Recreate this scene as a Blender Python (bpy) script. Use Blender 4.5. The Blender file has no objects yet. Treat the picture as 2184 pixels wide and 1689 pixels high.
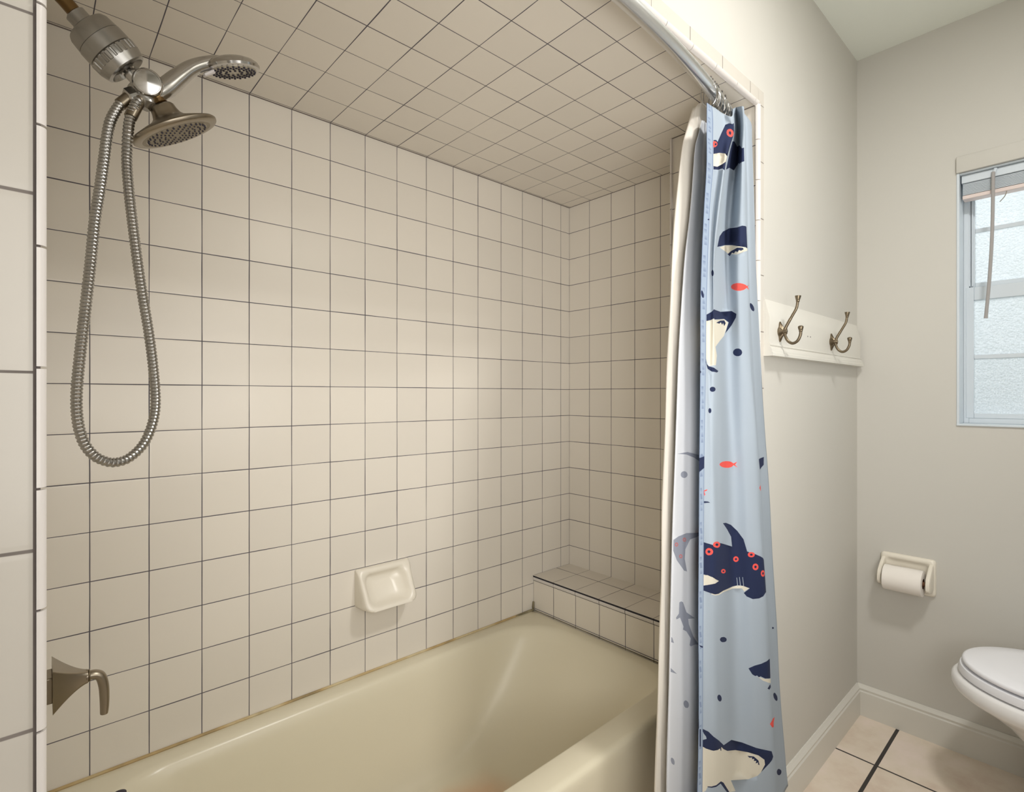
import bpy, bmesh, math, random
from mathutils import Vector, Matrix
from mathutils.geometry import delaunay_2d_cdt
random.seed(7)
T = 0.11                       # one wall tile with its joint, metres
EYE = 11.1                     # camera height above the floor, in tiles
sc = bpy.context.scene
C = sc.collection
def W(u, n, z):
    """u = along the tub wall (0 at its right end), n = out from the tub wall, z = above eye level, in tiles"""
    return Vector((u*T, -n*T, (z+EYE)*T))

# ------------------------------------------------------------------ camera, light, exposure
cd = bpy.data.cameras.new('camera'); cam = bpy.data.objects.new('camera', cd); C.objects.link(cam)
cd.sensor_width = 36.0; cd.sensor_fit = 'HORIZONTAL'; cd.lens = 1129.5/2184*36.0
cd.shift_y = -(844.5-843.6)/2184; cd.clip_start = 0.02
cam.location = W(-15.33, 13.66, 0)
cam.rotation_euler = (math.radians(90), 0, math.atan2(.7416, .6708) - math.pi/2)
sc.camera = cam
vs = sc.view_settings
vs.view_transform = 'Standard'; vs.look = 'None'; vs.gamma = 1.0; vs.use_curve_mapping = False
vs.exposure = 0.14
w = bpy.data.worlds.new('sky'); sc.world = w; w.use_nodes = True
bg = w.node_tree.nodes['Background']
bg.inputs[0].default_value = (0.86, 0.93, 1.0, 1); bg.inputs[1].default_value = 0.45
def area(name, loc, target, sx, sy, power, col):
    l = bpy.data.lights.new(name, 'AREA'); l.shape = 'RECTANGLE'; l.size = sx; l.size_y = sy; l.energy = power; l.color = col
    o = bpy.data.objects.new(name, l); C.objects.link(o); o.location = loc
    o.rotation_euler = (target - loc).to_track_quat('-Z', 'Y').to_euler(); return o
def bulb(name, loc, r, power, col):
    l = bpy.data.lights.new(name, 'POINT'); l.shadow_soft_size = r; l.energy = power; l.color = col
    o = bpy.data.objects.new(name, l); C.objects.link(o); o.location = loc; return o
WARM = (1.0, 0.985, 0.965)
area('ceiling_lamp_light', W(-4.6, 14.9, 11.62), W(-4.6, 14.9, 0), 0.20, 0.20, 16, WARM)
bulb('vanity_lamp_light', W(-19.6, 17.3, 4.2), 0.03, 1.0, WARM)
area('rear_fill_light', W(-12.0, 17.6, 1.0), W(-11.0, 0, 1.0), 1.5, 0.8, 7.5, WARM)  # added broad soft fill from behind the camera, not a real fitting
area('alcove_fill_light', W(-12.5, 17.6, -1.0), W(0.5, 3.2, 0.8), 0.9, 0.7, 8.0, WARM).data.spread = math.radians(92)  # invented fill aimed into the tub alcove; spread keeps it off the wing wall
area('window_daylight', W(15.0, 13.0, 6.5), W(6.9, 13.0, 3.0), 1.3, 1.3, 13.5, (0.93, 0.99, 1.0))

# ------------------------------------------------------------------ helpers
def tag(o, label=None, cat=None, group=None, kind=None):
    if label: o['label'] = label
    if cat: o['category'] = cat
    if group: o['group'] = group
    if kind: o['kind'] = kind
    return o
ORG = {}
def thing(name, at, label, cat, group=None):
    o = bpy.data.objects.new(name, None); C.objects.link(o); o.location = at; o.empty_display_size = .02
    ORG[o] = Vector(at); return tag(o, label, cat, group)
def obj(name, bm, mats, parent=None, smooth=True, label=None, angle=35):
    """link a bmesh built in room coordinates as ONE mesh object"""
    me = bpy.data.meshes.new(name)
    if parent is not None and parent in ORG:
        bmesh.ops.translate(bm, verts=bm.verts, vec=-ORG[parent])
    bm.normal_update(); bm.to_mesh(me); bm.free()
    for m in (mats if isinstance(mats, (list, tuple)) else [mats]): me.materials.append(m)
    o = bpy.data.objects.new(name, me); C.objects.link(o)
    if parent is not None:
        o.parent = parent; ORG[o] = ORG.get(parent, Vector())
    if smooth:
        for p in me.polygons: p.use_smooth = True
        me.set_sharp_from_angle(angle=math.radians(angle))
    if label: o['label'] = label
    return o
def struct(name, bm, mats, smooth=False, label=None):
    o = obj(name, bm, mats, None, smooth); o['kind'] = 'structure'
    if label: o['label'] = label
    return o
def bevel(o, wd, seg=3):
    m = o.modifiers.new('bevel', 'BEVEL'); m.width = wd; m.segments = seg; m.limit_method = 'ANGLE'; m.angle_limit = math.radians(35)
    for p in o.data.polygons: p.use_smooth = True
    return o
def box(bm, u0, u1, n0, n1, z0, z1, mi=0):
    vs_ = [bm.verts.new(W(u, n, z)) for z in (z0, z1) for n in (n0, n1) for u in (u0, u1)]
    for f in ((0,1,3,2), (4,6,7,5), (0,4,5,1), (2,3,7,6), (0,2,6,4), (1,5,7,3)):
        fc = bm.faces.new([vs_[i] for i in f]); fc.material_index = mi
    return bm
def fix(bm):
    bmesh.ops.recalc_face_normals(bm, faces=bm.faces); return bm
def quad(bm, pts, uvs=None, mi=0):
    f = bm.faces.new([bm.verts.new(W(*p)) for p in pts]); f.material_index = mi
    if uvs:
        l = bm.loops.layers.uv.verify()
        for lp, uv in zip(f.loops, uvs): lp[l].uv = uv
    return f
def frame_of(d, up=Vector((0, 0, 1))):
    d = d.normalized()
    if abs(d.dot(up)) > .98: up = Vector((1, 0, 0))
    a = d.cross(up).normalized(); return a, a.cross(d).normalized(), d
def tube(bm, pts, radii, seg=16, cap=True, mi=0, flat=1.0):
    """swept tube through world points with a radius at each"""
    n = len(pts); rings = []
    a = None
    for i, p in enumerate(pts):
        d = (pts[min(i+1, n-1)] - pts[max(i-1, 0)]).normalized()
        if a is None: a, b, _ = frame_of(d)
        else:
            a = (a - d*a.dot(d)).normalized(); b = a.cross(d).normalized()
        r = radii[i] if isinstance(radii, (list, tuple)) else radii
        rings.append([bm.verts.new(p + a*(r*math.cos(t)) + b*(r*flat*math.sin(t))) for t in [2*math.pi*k/seg for k in range(seg)]])
    for i in range(n-1):
        for k in range(seg):
            f = bm.faces.new((rings[i][k], rings[i][(k+1) % seg], rings[i+1][(k+1) % seg], rings[i+1][k])); f.material_index = mi
    if cap:
        bm.faces.new(rings[0]).material_index = mi; bm.faces.new(rings[-1]).material_index = mi
    return bm
def spline(pts, per=8):
    m = len(pts)-1; out = []
    for i in range(m*per+1):
        out.append(Vector(catmull([tuple(p) for p in pts], i/per)))
    return out
def lathe(bm, o, d, prof, seg=48, mi=0, cap=True, wob=None):
    """turn a profile [(along, radius), ...] about the axis through o in direction d"""
    a, b, d = frame_of(d); rings = []
    for (h, r) in prof:
        rings.append([bm.verts.new(o + d*h + (a*math.cos(t) + b*math.sin(t))*(r*(wob(t, h) if wob else 1))) for t in [2*math.pi*k/seg for k in range(seg)]])
    for i in range(len(prof)-1):
        for k in range(seg):
            bm.faces.new((rings[i][k], rings[i][(k+1) % seg], rings[i+1][(k+1) % seg], rings[i+1][k])).material_index = mi
    if cap:
        for r in (rings[0], rings[-1]):
            if (r[0].co - r[seg//2].co).length > 1e-6: bm.faces.new(r).material_index = mi
    return bm
def loft(bm, loops, cap0=True, cap1=True, mi=0):
    R = [[bm.verts.new(p) for p in L] for L in loops]; n = len(R[0])
    for i in range(len(R)-1):
        for k in range(n):
            bm.faces.new((R[i][k], R[i][(k+1) % n], R[i+1][(k+1) % n], R[i+1][k])).material_index = mi
    if cap0: bm.faces.new(R[0]).material_index = mi
    if cap1: bm.faces.new(R[-1]).material_index = mi
    return bm
def extrude_profile(bm, prof, f0, f1, mi=0):
    """prof = list of 2-D points; f0, f1 map a 2-D point to the two end positions"""
    a = [bm.verts.new(f0(p)) for p in prof]; b = [bm.verts.new(f1(p)) for p in prof]; n = len(prof)
    for k in range(n): bm.faces.new((a[k], a[(k+1) % n], b[(k+1) % n], b[k])).material_index = mi
    bm.faces.new(a).material_index = mi; bm.faces.new(b).material_index = mi
    return bm
def catmull(p, t):
    """value of a Catmull-Rom spline through the points p at parameter t (index units)"""
    n = len(p) - 1
    i = int(max(0, min(n - 1, math.floor(t)))); f = t - i
    a = p[max(i-1, 0)]; b = p[i]; c = p[i+1]; d = p[min(i+2, n)]
    return tuple(0.5*((2*b[k]) + (-a[k]+c[k])*f + (2*a[k]-5*b[k]+4*c[k]-d[k])*f*f + (-a[k]+3*b[k]-3*c[k]+d[k])*f**3) for k in range(len(b)))
def cloth_point(tab, s, z):
    """point (u, n) of a hanging cloth: tab = [(z, [(u, n), ...stations]), ...] from top to bottom"""
    zs = [r[0] for r in tab]
    z = max(zs[-1], min(zs[0], z))
    j = 0
    while j < len(zs)-2 and z < zs[j+1]: j += 1
    t = j + (zs[j]-z)/(zs[j]-zs[j+1])
    i0 = max(0, min(len(tab[0][1])-2, int(math.floor(s))))
    cols = range(max(0, i0-1), min(len(tab[0][1]), i0+3))
    pts = {k: catmull([r[1][k] for r in tab], t) for k in cols}
    lo = min(cols)
    return catmull([pts[k] for k in cols], s - lo)
# curtain and liner: plan positions of the fold lines at each height; printed motifs in cloth coordinates
CLOTH=[(7.158,[(-4.437,7.953),(-4.359,7.973),(-4.004,7.993),(-4.022,8.2),(-3.489,7.959),(-2.792,7.744),(-3.272,8.1),(-3.257,8.181),(-3.076,8.121),(-2.918,8.061),(-2.79,8.072),(-2.496,8.022),(-2.463,7.962),(-2.706,7.482),(-3.701,7.602),(-3.741,7.552),(-3.948,7.602),(-3.546,7.482),(-2.961,7.302)]),(6.786,[(-4.494,7.983),(-4.312,8.003),(-3.887,8.023),(-3.774,8.2),(-3.214,7.952),(-2.586,7.739),(-3.157,8.1),(-3.211,8.189),(-3.043,8.129),(-2.885,8.069),(-2.755,8.089),(-2.439,8.039),(-2.406,7.979),(-2.628,7.503),(-3.742,7.623),(-3.822,7.573),(-4.066,7.623),(-3.667,7.503),(-3.003,7.323)]),(6.321,[(-4.565,8.02),(-4.334,8.04),(-3.902,8.06),(-3.701,8.2),(-3.119,7.944),(-2.498,7.734),(-3.088,8.1),(-3.17,8.2),(-3.001,8.14),(-2.842,8.08),(-2.76,8.11),(-2.468,8.06),(-2.434,8.0),(-2.624,7.53),(-3.793,7.65),(-3.926,7.6),(-4.221,7.65),(-3.827,7.53),(-3.055,7.35)]),(5.74,[(-4.621,8.045),(-4.383,8.065),(-4.045,8.085),(-3.933,8.22),(-3.338,7.953),(-2.654,7.748),(-3.174,8.12),(-3.189,8.215),(-3.006,8.155),(-2.847,8.095),(-2.755,8.12),(-2.465,8.07),(-2.431,8.01),(-2.66,7.548),(-3.836,7.668),(-4.045,7.618),(-4.411,7.668),(-4.024,7.548),(-3.099,7.368)]),(4.926,[(-4.7,8.08),(-4.452,8.1),(-4.246,8.12),(-4.255,8.248),(-3.643,7.965),(-2.875,7.766),(-3.295,8.148),(-3.217,8.236),(-3.014,8.176),(-2.854,8.116),(-2.741,8.134),(-2.443,8.084),(-2.408,8.024),(-2.711,7.572),(-3.896,7.692),(-4.143,7.642),(-4.544,7.692),(-4.161,7.572),(-3.16,7.392)]),(3.995,[(-4.875,8.12),(-4.673,8.14),(-4.508,8.16),(-4.541,8.28),(-3.906,7.98),(-3.073,7.788),(-3.419,8.18),(-3.258,8.26),(-3.038,8.2),(-2.878,8.14),(-2.733,8.15),(-2.422,8.1),(-2.387,8.04),(-2.938,7.6),(-4.057,7.72),(-4.32,7.67),(-4.734,7.72),(-4.357,7.6),(-3.329,7.42)]),(2.949,[(-5.027,8.154),(-4.821,8.174),(-4.708,8.194),(-4.75,8.293),(-4.269,8.066),(-3.305,7.845),(-3.466,8.194),(-3.26,8.283),(-3.022,8.223),(-2.861,8.162),(-2.695,8.161),(-2.385,8.111),(-2.35,8.051),(-3.127,7.645),(-4.237,7.765),(-4.562,7.715),(-5.03,7.765),(-4.663,7.645),(-3.517,7.465)]),(1.902,[(-5.151,8.188),(-4.936,8.207),(-4.822,8.227),(-4.823,8.307),(-4.492,8.154),(-3.433,7.903),(-3.454,8.207),(-3.235,8.305),(-2.987,8.245),(-2.825,8.185),(-2.622,8.173),(-2.3,8.123),(-2.288,8.072),(-3.278,7.69),(-4.387,7.81),(-4.739,7.76),(-5.23,7.81),(-4.869,7.69),(-3.673,7.51)]),(0.74,[(-5.235,8.225),(-5.045,8.245),(-4.918,8.265),(-4.861,8.322),(-4.421,8.202),(-3.516,7.962),(-3.398,8.222),(-3.165,8.33),(-2.905,8.27),(-2.741,8.21),(-2.514,8.185),(-2.196,8.135),(-2.185,8.085),(-3.447,7.752),(-4.518,7.872),(-4.918,7.822),(-5.451,7.872),(-5.096,7.752),(-3.806,7.572)]),(-0.656,[(-5.33,8.27),(-5.177,8.29),(-5.018,8.31),(-4.876,8.34),(-4.417,8.22),(-3.472,7.98),(-3.294,8.24),(-3.043,8.36),(-2.768,8.3),(-2.602,8.24),(-2.351,8.2),(-2.044,8.15),(-2.032,8.1),(-3.658,7.83),(-4.676,7.95),(-5.113,7.9),(-5.677,7.95),(-5.328,7.83),(-3.967,7.65)]),(-2.4,[(-5.424,8.299),(-5.259,8.319),(-5.075,8.339),(-4.884,8.357),(-4.403,8.237),(-3.407,7.997),(-3.155,8.257),(-2.85,8.379),(-2.556,8.319),(-2.386,8.259),(-2.113,8.21),(-1.806,8.16),(-1.795,8.11),(-3.756,7.862),(-4.781,7.982),(-5.245,7.932),(-5.833,7.982),(-5.489,7.862),(-4.076,7.682)]),(-4.144,[(-5.491,8.327),(-5.341,8.347),(-5.133,8.367),(-4.892,8.374),(-4.393,8.254),(-3.359,8.014),(-3.047,8.274),(-2.702,8.398),(-2.392,8.338),(-2.219,8.278),(-1.925,8.219),(-1.618,8.169),(-1.608,8.119),(-3.854,7.895),(-4.856,8.015),(-5.358,7.965),(-5.978,8.015),(-5.638,7.895),(-4.153,7.715)]),(-5.888,[(-5.534,8.356),(-5.404,8.376),(-5.18,8.396),(-4.901,8.391),(-4.382,8.271),(-3.302,8.031),(-2.921,8.291),(-2.525,8.417),(-2.197,8.357),(-2.021,8.297),(-1.711,8.229),(-1.413,8.179),(-1.402,8.129),(-3.929,7.927),(-4.906,8.047),(-5.437,7.997),(-6.082,8.047),(-5.745,7.927),(-4.203,7.747)]),(-7.633,[(-5.633,8.384),(-5.486,8.404),(-5.237,8.424),(-4.909,8.408),(-4.372,8.288),(-3.252,8.048),(-2.81,8.308),(-2.371,8.436),(-2.026,8.376),(-1.846,8.316),(-1.521,8.238),(-1.232,8.188),(-1.222,8.138),(-4.026,7.959),(-5.015,8.079),(-5.562,8.029),(-6.219,8.079),(-5.886,7.959),(-4.316,7.779)]),(-9.83,[(-5.789,8.42),(-5.627,8.44),(-5.329,8.46),(-4.92,8.43),(-4.361,8.31),(-3.191,8.07),(-2.67,8.33),(-2.174,8.46),(-1.807,8.4),(-1.624,8.34),(-1.23,8.25),(-0.903,8.2),(-0.893,8.15),(-4.192,8.0),(-5.186,8.12),(-5.669,8.07),(-6.269,8.12),(-5.936,8.0),(-4.495,7.82)]),(-11.121,[(-5.893,8.441),(-5.71,8.461),(-5.383,8.481),(-4.969,8.464),(-4.395,8.344),(-3.188,8.104),(-2.61,8.364),(-2.066,8.494),(-1.682,8.434),(-1.497,8.374),(-0.986,8.25),(-0.633,8.2),(-0.624,8.15),(-4.286,8.021),(-5.294,8.141),(-5.704,8.091),(-6.241,8.141),(-5.906,8.021),(-4.609,7.841)])]
LINER=[(7.158,[(-3.202,7.102),(-3.612,7.252),(-3.651,7.332),(-3.617,7.362),(-3.564,7.392),(-3.389,7.352),(-2.872,7.252),(-2.209,7.152)]),(6.786,[(-3.411,7.123),(-3.815,7.273),(-3.829,7.353),(-3.774,7.383),(-3.697,7.413),(-3.511,7.373),(-3.0,7.273),(-2.344,7.173)]),(6.321,[(-3.665,7.15),(-4.061,7.3),(-4.048,7.38),(-3.972,7.41),(-3.869,7.44),(-3.672,7.4),(-3.168,7.3),(-2.521,7.2)]),(5.74,[(-3.971,7.175),(-4.357,7.325),(-4.318,7.405),(-4.221,7.435),(-4.092,7.465),(-3.883,7.425),(-3.389,7.325),(-2.755,7.225)]),(4.926,[(-4.225,7.21),(-4.603,7.36),(-4.537,7.44),(-4.418,7.47),(-4.262,7.5),(-4.041,7.46),(-3.553,7.36),(-2.927,7.26)]),(3.995,[(-4.455,7.25),(-4.826,7.4),(-4.757,7.48),(-4.637,7.51),(-4.479,7.54),(-4.259,7.5),(-3.781,7.4),(-3.168,7.3)]),(2.949,[(-4.645,7.295),(-5.011,7.445),(-4.976,7.525),(-4.885,7.555),(-4.764,7.585),(-4.566,7.545),(-4.101,7.445),(-3.506,7.345)]),(1.902,[(-4.814,7.34),(-5.176,7.49),(-5.152,7.57),(-5.07,7.6),(-4.962,7.63),(-4.772,7.59),(-4.315,7.49),(-3.731,7.39)]),(0.74,[(-4.999,7.39),(-5.356,7.54),(-5.339,7.62),(-5.264,7.65),(-5.163,7.68),(-4.979,7.64),(-4.53,7.54),(-3.958,7.44)]),(-0.656,[(-5.192,7.45),(-5.545,7.6),(-5.53,7.68),(-5.458,7.71),(-5.36,7.74),(-5.18,7.7),(-4.739,7.6),(-4.176,7.5)]),(-2.4,[(-5.358,7.484),(-5.706,7.634),(-5.691,7.714),(-5.619,7.744),(-5.523,7.774),(-5.345,7.734),(-4.911,7.634),(-4.357,7.534)]),(-4.144,[(-5.467,7.518),(-5.813,7.668),(-5.811,7.748),(-5.75,7.778),(-5.667,7.808),(-5.498,7.768),(-5.07,7.668),(-4.524,7.568)]),(-5.888,[(-5.629,7.553),(-5.97,7.703),(-5.953,7.783),(-5.881,7.813),(-5.784,7.843),(-5.609,7.803),(-5.185,7.703),(-4.645,7.603)]),(-7.633,[(-5.788,7.587),(-6.124,7.737),(-6.104,7.817),(-6.03,7.847),(-5.93,7.877),(-5.754,7.837),(-5.336,7.737),(-4.804,7.637)]),(-9.83,[(-5.992,7.63),(-6.323,7.78),(-6.26,7.86),(-6.15,7.89),(-6.006,7.92),(-5.807,7.88),(-5.39,7.78),(-4.86,7.68)]),(-11.121,[(-6.097,7.644),(-6.425,7.794),(-6.32,7.874),(-6.175,7.904),(-5.987,7.934),(-5.765,7.894),(-5.345,7.794),(-4.811,7.694)])]
CLOTH_TOP=[6.35, 6.33, 6.33, 6.22, 6.68, 7.04, 6.71, 6.65, 6.68, 6.67, 6.6, 6.59, 6.53, 6.65, 6.29, 6.34, 6.25, 6.36, 6.59]
LINER_TOP=[6.95, 6.76, 6.76, 6.82, 6.87, 6.94, 7.1, 7.28]
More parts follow.
